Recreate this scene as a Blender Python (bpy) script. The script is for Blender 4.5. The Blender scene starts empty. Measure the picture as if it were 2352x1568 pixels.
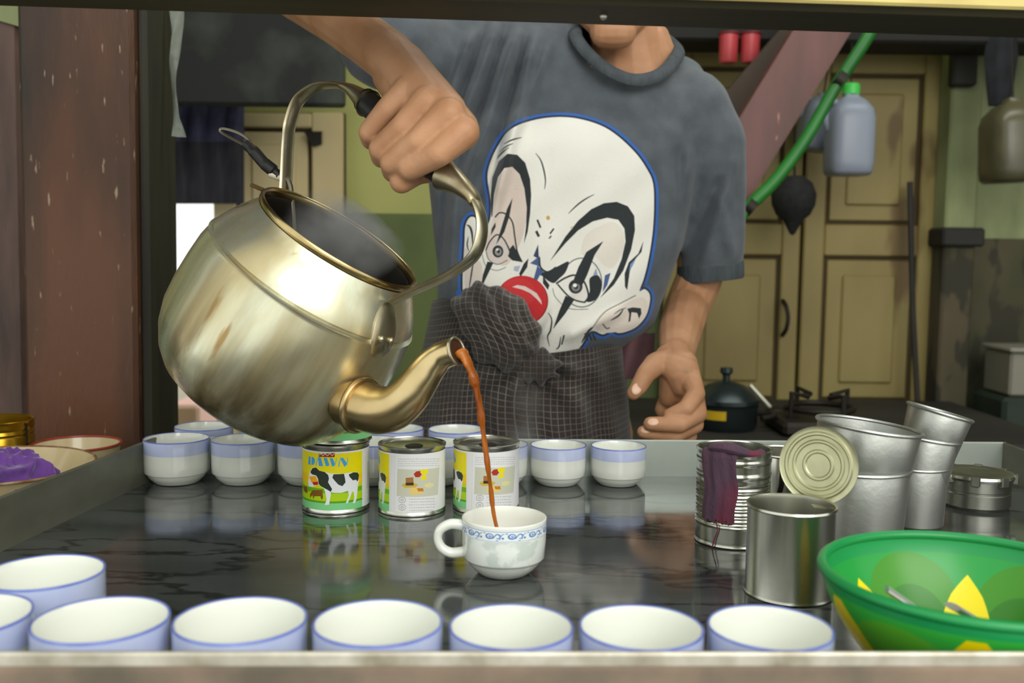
import bpy, math, random
import numpy as np
from mathutils import Vector, Matrix
random.seed(7); RNG = np.random.RandomState(7)
SC = bpy.context.scene; COL = SC.collection
PI = math.pi

# ------------------------------------------------------------ camera, light, exposure
F = 35.0/36.0*2352.0
PITCH, ROLL = math.radians(5.0), 0.012
T = 0.85                                   # height of the steel tray surface
CAM = np.array([0.0, 0.0, T + 0.2826])
_Fw = np.array([0, math.cos(PITCH), -math.sin(PITCH)])
_R0 = np.array([1.0, 0, 0]); _U0 = np.array([0, math.sin(PITCH), math.cos(PITCH)])
_R = _R0*math.cos(ROLL) + _U0*math.sin(ROLL); _U = -_R0*math.sin(ROLL) + _U0*math.cos(ROLL)

def ray(px, py): return _Fw + (px-1176.0)/F*_R - (py-784.0)/F*_U
def at(px, py, zc): return CAM + ray(px, py)*zc
def on_z(px, py, z):
    d = ray(px, py); return CAM + d*((z-CAM[2])/d[2])
def on_y(px, py, y):
    d = ray(px, py); return CAM + d*((y-CAM[1])/d[1])
def on_plane(px, py, p, n):
    d = ray(px, py); return CAM + d*(np.dot(np.array(p)-CAM, n)/np.dot(d, n))
def project(P):
    q = np.asarray(P)-CAM; zc = q@_Fw
    return 1176+F*(q@_R)/zc, 784-F*(q@_U)/zc, zc

cd = bpy.data.cameras.new('camera'); cam = bpy.data.objects.new('camera', cd); COL.objects.link(cam)
cam.matrix_world = Matrix(((_R[0], _U[0], -_Fw[0], CAM[0]), (_R[1], _U[1], -_Fw[1], CAM[1]), (_R[2], _U[2], -_Fw[2], CAM[2]), (0, 0, 0, 1)))
cd.lens = 35; cd.sensor_width = 36; cd.clip_start = 0.02
cd.dof.use_dof = True; cd.dof.focus_distance = 1.03; cd.dof.aperture_fstop = 6.3
SC.camera = cam

W = bpy.data.worlds.new('overcast_sky'); SC.world = W; W.use_nodes = True
W.node_tree.nodes['Background'].inputs[0].default_value = (0.98, 1.0, 0.94, 1)
W.node_tree.nodes['Background'].inputs[1].default_value = 1.35

def area(name, loc, target, sx, sy, power, col):
    l = bpy.data.lights.new(name, 'AREA'); l.shape = 'RECTANGLE'; l.size = sx; l.size_y = sy; l.energy = power; l.color = col
    o = bpy.data.objects.new(name, l); COL.objects.link(o); o.location = loc
    o.rotation_euler = (Vector(target)-Vector(loc)).to_track_quat('-Z', 'Y').to_euler(); return o
area('street_daylight', (0.9, -1.3, 2.35), (0.05, 1.2, 1.0), 2.2, 1.6, 52, (1.0, 0.985, 0.95))
area('back_fill', (0.7, 1.75, 2.7), (0.55, 2.6, 0.9), 1.8, 0.5, 21, (0.98, 1.0, 0.94))  # added fill under the closed ceiling, lifts the back wall and shoulders

SC.view_settings.view_transform = 'Standard'; SC.view_settings.look = 'None'
SC.view_settings.gamma = 1.0; SC.view_settings.use_curve_mapping = False
SC.view_settings.exposure = -0.05
SC.cycles.use_denoising = True
SC.cycles.max_bounces = 8

# ------------------------------------------------------------ materials
def lin(c):
    return tuple(((v/255.0)/12.92 if v/255.0 <= 0.04045 else (((v/255.0)+0.055)/1.055)**2.4) for v in c)
def rgba(c): return (*lin(c), 1.0)

def mat(name, col, rough=0.5, metal=0.0, col2=None, scale=8.0, stretch=(1, 1, 1), lo=0.35, hi=0.65, bump=0.0, bscale=None,
        spots=None, spot_scale=30.0, spot_lo=0.66, trans=0.0, ior=1.45, coat=0.0, sheen=0.0, rough2=None, alpha=1.0, sss=0.0, detail=6.0, spec=None, emis=None):
    m = bpy.data.materials.new(name); m.use_nodes = True
    N = m.node_tree.nodes; L = m.node_tree.links; b = N['Principled BSDF']
    b.inputs['Base Color'].default_value = rgba(col); b.inputs['Roughness'].default_value = rough
    b.inputs['Metallic'].default_value = metal; b.inputs['IOR'].default_value = ior
    b.inputs['Transmission Weight'].default_value = trans; b.inputs['Coat Weight'].default_value = coat
    b.inputs['Sheen Weight'].default_value = sheen; b.inputs['Alpha'].default_value = alpha
    if sss:
        b.inputs['Subsurface Weight'].default_value = sss; b.inputs['Subsurface Radius'].default_value = (0.01, 0.004, 0.002)
        b.inputs['Subsurface Scale'].default_value = 0.6
    if spec is not None: b.inputs['Specular IOR Level'].default_value = spec
    tc = N.new('ShaderNodeTexCoord'); mp = N.new('ShaderNodeMapping'); mp.inputs['Scale'].default_value = stretch
    L.new(tc.outputs['Object'], mp.inputs['Vector'])
    last = None
    if col2 is not None:
        nz = N.new('ShaderNodeTexNoise'); nz.inputs['Scale'].default_value = scale; nz.inputs['Detail'].default_value = detail
        L.new(mp.outputs[0], nz.inputs['Vector'])
        rp = N.new('ShaderNodeValToRGB'); rp.color_ramp.elements[0].position = lo; rp.color_ramp.elements[1].position = hi
        rp.color_ramp.elements[0].color = rgba(col); rp.color_ramp.elements[1].color = rgba(col2)
        L.new(nz.outputs['Fac'], rp.inputs['Fac']); last = rp.outputs['Color']
        if rough2 is not None:
            mr = N.new('ShaderNodeMapRange'); mr.inputs[1].default_value = lo; mr.inputs[2].default_value = hi
            mr.inputs[3].default_value = rough; mr.inputs[4].default_value = rough2
            L.new(nz.outputs['Fac'], mr.inputs[0]); L.new(mr.outputs[0], b.inputs['Roughness'])
    if spots is not None:
        n2 = N.new('ShaderNodeTexNoise'); n2.inputs['Scale'].default_value = spot_scale; n2.inputs['Detail'].default_value = 3
        L.new(mp.outputs[0], n2.inputs['Vector'])
        r2 = N.new('ShaderNodeMapRange'); r2.inputs[1].default_value = spot_lo; r2.inputs[2].default_value = spot_lo+0.05
        L.new(n2.outputs['Fac'], r2.inputs[0])
        mx = N.new('ShaderNodeMix'); mx.data_type = 'RGBA'; L.new(r2.outputs[0], mx.inputs['Factor'])
        if last is not None: L.new(last, mx.inputs[6])
        else: mx.inputs[6].default_value = rgba(col)
        mx.inputs[7].default_value = rgba(spots); last = mx.outputs[2]
    if last is not None: L.new(last, b.inputs['Base Color'])
    if bump:
        n3 = N.new('ShaderNodeTexNoise'); n3.inputs['Scale'].default_value = bscale or scale*3; n3.inputs['Detail'].default_value = 5
        L.new(mp.outputs[0], n3.inputs['Vector'])
        bp = N.new('ShaderNodeBump'); bp.inputs['Strength'].default_value = bump; bp.inputs['Distance'].default_value = 0.004
        L.new(n3.outputs['Fac'], bp.inputs['Height']); L.new(bp.outputs[0], b.inputs['Normal'])
    return m

def img_mat(name, image, base=None, rough=0.4, metal=0.0, bump=0.0, bscale=200.0, clip=True, sheen=0.0, col2=None, scale=40):
    m = mat(name, base or (255, 255, 255), rough, metal, bump=bump, bscale=bscale, sheen=sheen, col2=col2, scale=scale)
    N = m.node_tree.nodes; L = m.node_tree.links; b = N['Principled BSDF']
    uv = N.new('ShaderNodeUVMap'); t = N.new('ShaderNodeTexImage'); t.image = image; t.extension = 'CLIP' if clip else 'REPEAT'
    L.new(uv.outputs[0], t.inputs[0])
    if base is None: L.new(t.outputs['Color'], b.inputs['Base Color'])
    else:
        mx = N.new('ShaderNodeMix'); mx.data_type = 'RGBA'; L.new(t.outputs['Alpha'], mx.inputs['Factor'])
        src = b.inputs['Base Color'].links[0].from_socket if b.inputs['Base Color'].links else None
        if src is not None: L.new(src, mx.inputs[6])
        else: mx.inputs[6].default_value = rgba(base)
        L.new(t.outputs['Color'], mx.inputs[7]); L.new(mx.outputs[2], b.inputs['Base Color'])
    return m

# ------------------------------------------------------------ flat prints, rasterised here from polygons
class Canvas:
    def __init__(s, w, h, x0=0.0, y0=0.0, sc=1.0):     # drawing units -> pixels: (x-x0)*sc
        s.w, s.h, s.x0, s.y0, s.sc = w, h, x0, y0, sc
        s.a = np.zeros((h*2, w*2, 4), np.float32)
    def poly(s, pts, col, alpha=1.0):
        p = [((x-s.x0)*s.sc*2, (y-s.y0)*s.sc*2) for x, y in pts]
        c = np.array([v/255.0 for v in col], np.float32)
        ys = [q[1] for q in p]; n = len(p)
        for r in range(max(0, int(min(ys))-1), min(s.h*2, int(max(ys))+2)):
            yc = r+0.5; xs = []
            for i in range(n):
                (xa, ya), (xb, yb) = p[i], p[(i+1) % n]
                if (ya <= yc) != (yb <= yc): xs.append(xa+(yc-ya)/(yb-ya)*(xb-xa))
            xs.sort()
            for k in range(0, len(xs)-1, 2):
                a, b = max(0, int(round(xs[k]))), min(s.w*2, int(round(xs[k+1])))
                if b > a:
                    s.a[r, a:b, :3] = s.a[r, a:b, :3]*(1-alpha)+c*alpha
                    s.a[r, a:b, 3] = np.maximum(s.a[r, a:b, 3], alpha)
    def ell(s, cx, cy, rx, ry, col, alpha=1.0, rot=0.0, n=40):
        s.poly([(cx+rx*math.cos(t)*math.cos(rot)-ry*math.sin(t)*math.sin(rot), cy+rx*math.cos(t)*math.sin(rot)+ry*math.sin(t)*math.cos(rot)) for t in [2*PI*i/n for i in range(n)]], col, alpha)
    def line(s, pts, w, col, alpha=1.0, taper=False):
        q = smooth_path(pts, 6) if len(pts) > 2 else pts
        L, Rr = [], []
        for i, (x, y) in enumerate(q):
            x0, y0 = q[max(0, i-1)]; x1, y1 = q[min(len(q)-1, i+1)]
            d = math.hypot(x1-x0, y1-y0) or 1; nx, ny = -(y1-y0)/d, (x1-x0)/d
            ww = w*0.5*(math.sin(PI*(0.08+0.84*i/(len(q)-1))) if taper else 1)
            L.append((x+nx*ww, y+ny*ww)); Rr.append((x-nx*ww, y-ny*ww))
        s.poly(L+Rr[::-1], col, alpha)
    def image(s, name):
        a = s.a; al = a[..., 3:4]
        pm = np.concatenate([a[..., :3]*al, al], -1)
        pm = (pm[0::2, 0::2]+pm[1::2, 0::2]+pm[0::2, 1::2]+pm[1::2, 1::2])/4
        out = pm.copy(); out[..., :3] = np.where(pm[..., 3:4] > 0, pm[..., :3]/np.maximum(pm[..., 3:4], 1e-6), 0)
        im = bpy.data.images.new(name, s.w, s.h, alpha=True)
        im.alpha_mode = 'CHANNEL_PACKED'
        im.pixels.foreach_set(np.ascontiguousarray(out[::-1]).ravel()); im.update(); im.pack(); return im

def smooth_path(pts, k=6, closed=False):
    P = [np.array(p, float) for p in pts]; n = len(P); out = []
    rng = range(n if closed else n-1)
    for i in rng:
        if closed: a, b, c, d = P[(i-1) % n], P[i], P[(i+1) % n], P[(i+2) % n]
        else: a, b, c, d = P[max(0, i-1)], P[i], P[i+1], P[min(n-1, i+2)]
        for j in range(k):
            t = j/k
            out.append(0.5*((2*b)+(-a+c)*t+(2*a-5*b+4*c-d)*t*t+(-a+3*b-3*c+d)*t**3))
    if not closed: out.append(P[-1])
    return [tuple(o) for o in out]

# ------------------------------------------------------------ mesh building
class MB:
    def __init__(s): s.v, s.f, s.mi, s.uv = [], [], [], []
    def add(s, verts, faces, mi=0, uvs=None):
        o = len(s.v); s.v += [tuple(float(c) for c in p) for p in verts]
        for i, f in enumerate(faces):
            s.f.append(tuple(o+j for j in f)); s.mi.append(mi if isinstance(mi, int) else mi[i])
            s.uv.append(uvs[i] if uvs is not None else [(0.0, 0.0)]*len(f))
        return s
    def box(s, lo, hi, mi=0, bev=0.0, R=None, c=None):
        (x0, y0, z0), (x1, y1, z1) = lo, hi
        if bev <= 0:
            v = [(x0, y0, z0), (x1, y0, z0), (x1, y1, z0), (x0, y1, z0), (x0, y0, z1), (x1, y0, z1), (x1, y1, z1), (x0, y1, z1)]
            f = [(3, 2, 1, 0), (4, 5, 6, 7), (0, 1, 5, 4), (1, 2, 6, 5), (2, 3, 7, 6), (3, 0, 4, 7)]
        else:
            v, f = [], []
            for z, e in ((z0, bev), (z0+bev, 0), (z1-bev, 0), (z1, bev)):
                b = bev if e == 0 else bev
                xa, xb, ya, yb = x0+e, x1-e, y0+e, y1-e
                if e == 0: r = [(xa+b, ya), (xb-b, ya), (xb, ya+b), (xb, yb-b), (xb-b, yb), (xa+b, yb), (xa, yb-b), (xa, ya+b)]
                else: r = [(xa+b*.3, ya), (xb-b*.3, ya), (xb, ya+b*.3), (xb, yb-b*.3), (xb-b*.3, yb), (xa+b*.3, yb), (xa, yb-b*.3), (xa, ya+b*.3)]
                v += [(x, y, z) for x, y in r]
            for k in range(3):
                for i in range(8): f.append((k*8+i, k*8+(i+1) % 8, k*8+8+(i+1) % 8, k*8+8+i))
            f.append(tuple(range(7, -1, -1))); f.append(tuple(range(24, 32)))
        if R is not None: v = [tuple(np.array(c)+np.array(R)@np.array(p)) for p in v]
        return s.add(v, f, mi)
    def lathe(s, prof, n=48, mi=0, uv=False, a0=0.0):
        # prof: list of (r,z) or (r,z,mat); r==0 closes the end
        P = [p if len(p) == 3 else (p[0], p[1], mi) for p in prof]
        o = len(s.v); idx = []
        for r, z, _ in P:
            if r <= 1e-9: idx.append([len(s.v)]*n); s.v.append((0.0, 0.0, float(z)))
            else:
                idx.append([len(s.v)+i for i in range(n)])
                s.v += [(r*math.cos(a0+2*PI*i/n), r*math.sin(a0+2*PI*i/n), float(z)) for i in range(n)]
        zs = [p[1] for p in P]; zlo, zhi = min(zs), max(zs)
        for k in range(len(P)-1):
            for i in range(n):
                j = (i+1) % n; a, b, c, d = idx[k][i], idx[k][j], idx[k+1][j], idx[k+1][i]
                f = [a, b, c, d]; u0, u1 = i/n, (i+1)/n
                va, vb = (zs[k]-zlo)/(zhi-zlo+1e-9), (zs[k+1]-zlo)/(zhi-zlo+1e-9)
                q = [(u0, va), (u1, va), (u1, vb), (u0, vb)]
                if a == b: f, q = [a, c, d], [q[0], q[2], q[3]]
                elif c == d: f, q = [a, b, c], q[:3]
                s.f.append(tuple(f)); s.mi.append(P[k+1][2]); s.uv.append(q)
        return s
    def tube(s, path, rad, n=12, mi=0, ref=None, flat=None, closed=False, cap=True):
        # flat: ratio of radius across ref normal (thickness); ref: fixed plane normal
        P = [np.array(p, float) for p in path]; m = len(P)
        rs = rad if hasattr(rad, '__len__') else [rad]*m
        o = len(s.v); prevN = None
        for i in range(m):
            if closed: t = P[(i+1) % m]-P[(i-1) % m]
            else: t = P[min(m-1, i+1)]-P[max(0, i-1)]
            t = t/(np.linalg.norm(t)+1e-12)
            if ref is not None: B = np.array(ref, float)
            else:
                if prevN is None:
                    h = np.array([0, 0, 1.0]) if abs(t[2]) < 0.9 else np.array([1.0, 0, 0])
                    B = np.cross(t, h)
                else: B = prevN
            B = B-t*np.dot(B, t); B /= np.linalg.norm(B)+1e-12; prevN = B
            Nn = np.cross(t, B); fl = 1.0 if flat is None else (flat[i] if hasattr(flat, '__len__') else flat)
            for k in range(n):
                a = 2*PI*k/n; s.v.append(tuple(P[i]+rs[i]*(math.cos(a)*B+math.sin(a)*fl*Nn)))
        for i in range(m if closed else m-1):
            for k in range(n):
                a, b = o+i*n+k, o+i*n+(k+1) % n; i2 = (i+1) % m
                c, d = o+i2*n+(k+1) % n, o+i2*n+k
                s.f.append((a, b, c, d)); s.mi.append(mi); s.uv.append([(k/n, i/m), ((k+1)/n, i/m), ((k+1)/n, (i+1)/m), (k/n, (i+1)/m)])
        if cap and not closed:
            for ring, rev in ((range(n), True), (range((m-1)*n, m*n), False)):
                f = [o+r for r in ring]; f = f[::-1] if rev else f
                s.f.append(tuple(f)); s.mi.append(mi); s.uv.append([(0, 0)]*n)
        return s
    def loft(s, rings, mi=0, closed=True, capA=True, capB=True, uvf=None):
        n = len(rings[0]); o = len(s.v)
        for r in rings: s.v += [tuple(float(c) for c in p) for p in r]
        for i in range(len(rings)-1):
            for k in range(n if closed else n-1):
                a, b = o+i*n+k, o+i*n+(k+1) % n
                s.f.append((a, b, b+n, a+n)); s.mi.append(mi)
                s.uv.append([uvf(i, k), uvf(i, k+1), uvf(i+1, k+1), uvf(i+1, k)] if uvf else [(0, 0)]*4)
        if closed and capA: s.f.append(tuple(o+k for k in range(n-1, -1, -1))); s.mi.append(mi); s.uv.append([(0, 0)]*n)
        if closed and capB:
            q = o+(len(rings)-1)*n; s.f.append(tuple(q+k for k in range(n))); s.mi.append(mi); s.uv.append([(0, 0)]*n)
        return s
    def sphere(s, c, r, nu=16, nv=10, mi=0, M3=None):
        c = np.array(c, float); r = np.array(r if hasattr(r, '__len__') else [r]*3, float)
        vs = [(0, 0, -1)]+[(math.cos(2*PI*i/nu)*math.cos(b), math.sin(2*PI*i/nu)*math.cos(b), math.sin(b)) for b in [-PI/2+PI*j/nv for j in range(1, nv)] for i in range(nu)]+[(0, 0, 1)]
        fs = []
        for i in range(nu): fs.append((0, 1+(i+1) % nu, 1+i))
        for j in range(nv-2):
            for i in range(nu):
                a = 1+j*nu+i; b = 1+j*nu+(i+1) % nu; fs.append((a, b, b+nu, a+nu))
        q = 1+(nv-2)*nu; top = len(vs)-1
        for i in range(nu): fs.append((q+i, q+(i+1) % nu, top))
        vs = [np.array(v)*r for v in vs]
        if M3 is not None: vs = [np.array(M3)@v for v in vs]
        return s.add([c+v for v in vs], fs, mi)
    def cone_chain(s, pts, n=14):
        # closed tapered capsules, one per segment: pts = [(xyz, r), ...]
        for (p, r), (q, r2) in zip(pts[:-1], pts[1:]):
            p, q = np.array(p, float), np.array(q, float); d = q-p; L = np.linalg.norm(d)+1e-9; t = d/L
            h = np.array([0, 0, 1.0]) if abs(t[2]) < 0.9 else np.array([1.0, 0, 0])
            B = np.cross(t, h); B /= np.linalg.norm(B); Nn = np.cross(t, B)
            rings = []
            for ph in (-80, -50, -25, 0): rings.append((p+t*r*math.sin(math.radians(ph)), r*math.cos(math.radians(ph))))
            for ph in (0, 25, 50, 80): rings.append((q+t*r2*math.sin(math.radians(ph)), r2*math.cos(math.radians(ph))))
            s.loft([[c+rr*(math.cos(2*PI*k/n)*B+math.sin(2*PI*k/n)*Nn) for k in range(n)] for c, rr in rings])
        return s
    def move(s, loc):
        s.v = [(x+loc[0], y+loc[1], z+loc[2]) for x, y, z in s.v]; return s
    def xf(s, fn): s.v = [tuple(fn(np.array(p))) for p in s.v]; return s
    def mesh(s, name, mats, smooth=True, angle=40, uv=False):
        me = bpy.data.meshes.new(name); me.from_pydata(s.v, [], s.f)
        for m in (mats if isinstance(mats, (list, tuple)) else [mats]): me.materials.append(m)
        me.polygons.foreach_set('material_index', np.array(s.mi, np.int32))
        if uv:
            l = me.uv_layers.new(name='UVMap'); l.data.foreach_set('uv', np.array([c for f in s.uv for q in f for c in q], np.float32))
        import bmesh
        bm = bmesh.new(); bm.from_mesh(me); bmesh.ops.recalc_face_normals(bm, faces=bm.faces); bm.to_mesh(me); bm.free()
        if smooth:
            me.polygons.foreach_set('use_smooth', np.ones(len(me.polygons), bool))
            if angle < 180: me.set_sharp_from_angle(angle=math.radians(angle))
        me.update(); return me

def link(name, me, parent=None, loc=None):
    o = bpy.data.objects.new(name, me); COL.objects.link(o)
    if parent is not None: o.parent = parent
    if loc is not None: o.location = loc
    return o
def part(name, mb, mats, parent, smooth=True, angle=40, uv=False, label=None, world=False, kind=None):
    if world:      # geometry given in world space; parents here are unrotated empties
        q = np.zeros(3); p = parent
        while p is not None: q += np.array(p.location); p = p.parent
        mb.move(-q)
    o = link(name, mb.mesh(name, mats, smooth, angle, uv), parent)
    if label: o['label'] = label
    if kind: o['kind'] = kind
    return o
def thing(name, label, cat, loc, group=None, rotz=0.0):
    o = bpy.data.objects.new(name, None); COL.objects.link(o); o.location = [float(c) for c in loc]; o.rotation_euler[2] = rotz
    o.empty_display_size = 0.02; o['label'] = label; o['category'] = cat
    if group: o['group'] = group
    return o
def dup(src, loc, label, scale=1.0, rotz=0.0, group=None, scz=None):
    r = src.copy(); COL.objects.link(r); r.location = [float(c) for c in loc]; r.rotation_euler = (0, 0, rotz); r.scale = (scale, scale, scz or scale); r['label'] = label
    if group: r['group'] = group
    for ch in src.children:
        c = ch.copy(); COL.objects.link(c); c.parent = r
        for g in ch.children:
            d = g.copy(); COL.objects.link(d); d.parent = c
    return r
def struct(name, mb, mats, smooth=False, parent=None, angle=40):
    o = link(name, mb.mesh(name, mats, smooth, angle), parent)
    if parent is None: o['kind'] = 'structure'
    return o
def remesh(mb, voxel, smooth_it=4, fac=0.5):
    me = mb.mesh('tmp', []); o = bpy.data.objects.new('tmp', me); COL.objects.link(o)
    r = o.modifiers.new('r', 'REMESH'); r.mode = 'VOXEL'; r.voxel_size = voxel
    if smooth_it:
        sm = o.modifiers.new('s', 'SMOOTH'); sm.iterations = smooth_it; sm.factor = fac
    dg = bpy.context.evaluated_depsgraph_get()
    out = bpy.data.meshes.new_from_object(o.evaluated_get(dg), depsgraph=dg)
    bpy.data.objects.remove(o); bpy.data.meshes.remove(me)
    out.polygons.foreach_set('use_smooth', np.ones(len(out.polygons), bool)); return out
def mverts(me):
    a = np.empty(len(me.vertices)*3, np.float32); me.vertices.foreach_get('co', a); return a.reshape(-1, 3).astype(float)
def set_verts(me, a): me.vertices.foreach_set('co', a.astype(np.float32).ravel()); me.update()
def mnorms(me):
    a = np.empty(len(me.vertices)*3, np.float32); me.vertex_normals.foreach_get('vector', a); return a.reshape(-1, 3).astype(float)
# ------------------------------------------------------------ shared materials
M = {}
M['wall'] = None
def two_tone(name, top, top2, bot, bot2, zsplit):
    m = mat(name, top, 0.75, col2=top2, scale=2.2, bump=0.15, bscale=30, stretch=(1, 1, 0.6))
    N = m.node_tree.nodes; L = m.node_tree.links; b = N['Principled BSDF']
    src = b.inputs['Base Color'].links[0].from_socket
    tc = N.new('ShaderNodeTexCoord'); sp = N.new('ShaderNodeSeparateXYZ'); L.new(tc.outputs['Object'], sp.inputs[0])
    nz = N.new('ShaderNodeTexNoise'); nz.inputs['Scale'].default_value = 3.0; nz.inputs['Detail'].default_value = 6
    L.new(tc.outputs['Object'], nz.inputs['Vector'])
    rp = N.new('ShaderNodeValToRGB'); rp.color_ramp.elements[0].position = 0.38; rp.color_ramp.elements[1].position = 0.64
    rp.color_ramp.elements[0].color = rgba(bot); rp.color_ramp.elements[1].color = rgba(bot2); L.new(nz.outputs['Fac'], rp.inputs['Fac'])
    g = N.new('ShaderNodeMath'); g.operation = 'GREATER_THAN'; L.new(sp.outputs['Z'], g.inputs[0]); g.inputs[1].default_value = zsplit
    mx = N.new('ShaderNodeMix'); mx.data_type = 'RGBA'; L.new(g.outputs[0], mx.inputs['Factor'])
    L.new(rp.outputs[0], mx.inputs[6]); L.new(src, mx.inputs[7]); L.new(mx.outputs[2], b.inputs['Base Color']); return m

YB = 2.75
def bx(px): return on_y(px, 564, YB)[0]
def bz(py, px=1400): return on_y(px, py, YB)[2]
ZS = bz(490, 900)
M['wall'] = two_tone('limewash_wall', (172, 172, 102), (140, 142, 84), (104, 116, 66), (82, 96, 56), ZS)
M['dirty'] = mat('mouldy_wall', (62, 66, 44), 0.9, col2=(92, 80, 62), scale=5, stretch=(1, 1, 0.45), bump=0.4, bscale=22, spots=(56, 54, 42), spot_scale=12, spot_lo=0.55)
M['palewall'] = mat('pale_green_boards', (150, 158, 112), 0.75, col2=(104, 112, 78), scale=6, stretch=(1, 1, 0.35), bump=0.2)
M['floor'] = mat('worn_concrete', (104, 98, 88), 0.8, col2=(74, 70, 62), scale=4, bump=0.2)
M['ceil'] = mat('dark_boards', (58, 52, 42), 0.85, col2=(38, 34, 28), scale=5, stretch=(1, 6, 1))
M['dark'] = mat('sooty_timber', (44, 42, 36), 0.7, col2=(30, 29, 26), scale=6, stretch=(0.3, 1, 1), bump=0.25)
M['soot'] = mat('sooty_board', (30, 32, 29), 0.8, col2=(84, 90, 80), scale=3.4, lo=0.52, hi=0.78, stretch=(1, 1, 1), bump=0.2)
M['post'] = mat('red_brown_timber', (96, 59, 36), 0.5, col2=(44, 34, 26), scale=2.2, stretch=(3.0, 3.0, 0.6), lo=0.38, hi=0.60, bump=0.35, bscale=60, spots=(150, 130, 106), spot_scale=38, spot_lo=0.665)
M['post2'] = mat('dull_red_timber', (108, 84, 74), 0.6, col2=(68, 52, 46), scale=5, stretch=(3, 3, 0.7), bump=0.35, bscale=40)
M['postside'] = mat('dark_olive_timber', (52, 50, 36), 0.7, col2=(38, 36, 30), scale=7, stretch=(4, 4, 0.4), bump=0.3)
M['olive'] = mat('olive_black_timber', (66, 58, 36), 0.7, col2=(44, 42, 26), scale=4, stretch=(0.5, 2, 2), bump=0.25)
M['yellowpaint'] = mat('flaking_yellow_paint', (206, 190, 118), 0.7, col2=(150, 118, 72), scale=7, lo=0.5, hi=0.72, stretch=(0.6, 1, 1), bump=0.2)
M['door'] = mat('olive_cream_paint', (150, 136, 80), 0.55, col2=(128, 112, 64), scale=3, stretch=(1, 1, 0.5), bump=0.15, spots=(104, 84, 46), spot_scale=5, spot_lo=0.64)
M['cream'] = mat('old_cream_paint', (216, 200, 154), 0.5, col2=(190, 172, 126), scale=3, stretch=(1, 1, 0.4), bump=0.15, spots=(120, 104, 66), spot_scale=6, spot_lo=0.66)  # cream lightened to carry the light from the opening beside it
M['groove'] = mat('door_shadow_gap', (66, 54, 30), 0.8)
M['iron'] = mat('dark_iron', (46, 42, 36), 0.55, metal=0.6)
M['brace'] = mat('faded_red_paint', (108, 68, 64), 0.55, col2=(80, 54, 47), scale=4, stretch=(3, 3, 0.5), bump=0.25, spots=(168, 120, 100), spot_scale=18, spot_lo=0.68)
M['brown'] = mat('brown_board', (72, 56, 40), 0.7, col2=(50, 40, 30), scale=4, stretch=(1, 1, 0.4), bump=0.2)
M['greenpipe'] = mat('green_plastic', (30, 118, 34), 0.4, col2=(24, 92, 30), scale=6)
M['street'] = mat('pale_render', (236, 232, 222), 0.9, col2=(205, 200, 190), scale=2)
M['pink'] = mat('pink_render', (235, 190, 180), 0.9)

# ------------------------------------------------------------ the room
struct('floor', MB().box((-3.2, -1.5, -0.1), (3.0, 3.0, 0.0)), M['floor'])
struct('ceiling', MB().box((-3.2, 0.55, 2.75), (3.0, 3.0, 2.85)), M['ceil'])
ox0, ox1, oz0, oz1 = bx(330), bx(512), bz(1090, 450), bz(236, 450)
w = MB()
w.box((-3.2, YB, 0), (ox0, YB+0.1, 2.75)); w.box((ox1, YB, 0), (bx(2168), YB+0.1, 2.75))
w.box((ox0, YB, 0), (ox1, YB+0.1, oz0)); w.box((ox0, YB, oz1), (ox1, YB+0.1, 2.75))
struct('wall_back', w, M['wall'])
xr = bx(2168)
w = MB().box((xr, YB-0.04, 0), (3.0, YB+0.1, bz(548, 2250)))
struct('baseboard_right', w, M['dirty'])
struct('wall_right', MB().box((xr, YB-0.02, bz(548, 2250)), (3.0, YB+0.1, 2.75)), M['palewall'])
struct('wall_side', MB().box((2.9, 0.6, 0), (3.0, YB+0.1, 2.75)), M['dirty'])
struct('wall_left', MB().box((-3.2, 1.2, 0), (-3.1, YB+0.1, 2.75)), M['wall'])
# outside, seen through the opening in the back wall
struct('ground', MB().box((-8, YB+0.1, -0.15), (8, 9, -0.02)), M['street'])
struct('wall_street', MB().box((-6, 6.2, 0), (-0.9, 6.4, 1.0)).box((-1.62, 6.15, 0), (-1.52, 6.2, 3.0)), M['street'])
e = thing('wooden_bench', 'pink-painted bench out in the light behind the opening', 'bench', (bx(440), 3.3, 0.0))
a = on_y(392, 925, 3.3); b = on_y(468, 972, 3.3)
part('seat', MB().box((a[0], 3.25, b[2]-0.05), (b[0], 3.6, a[2]), bev=0.01), M['pink'], e, world=True, smooth=False)
part('leg', MB().box((a[0]+0.01, 3.3, 0.0), (a[0]+0.05, 3.55, b[2]-0.04)), M['pink'], e, world=True, smooth=False)
part('leg', MB().box((b[0]-0.05, 3.3, 0.0), (b[0]-0.01, 3.55, b[2]-0.04)), M['pink'], e, world=True, smooth=False)

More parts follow.
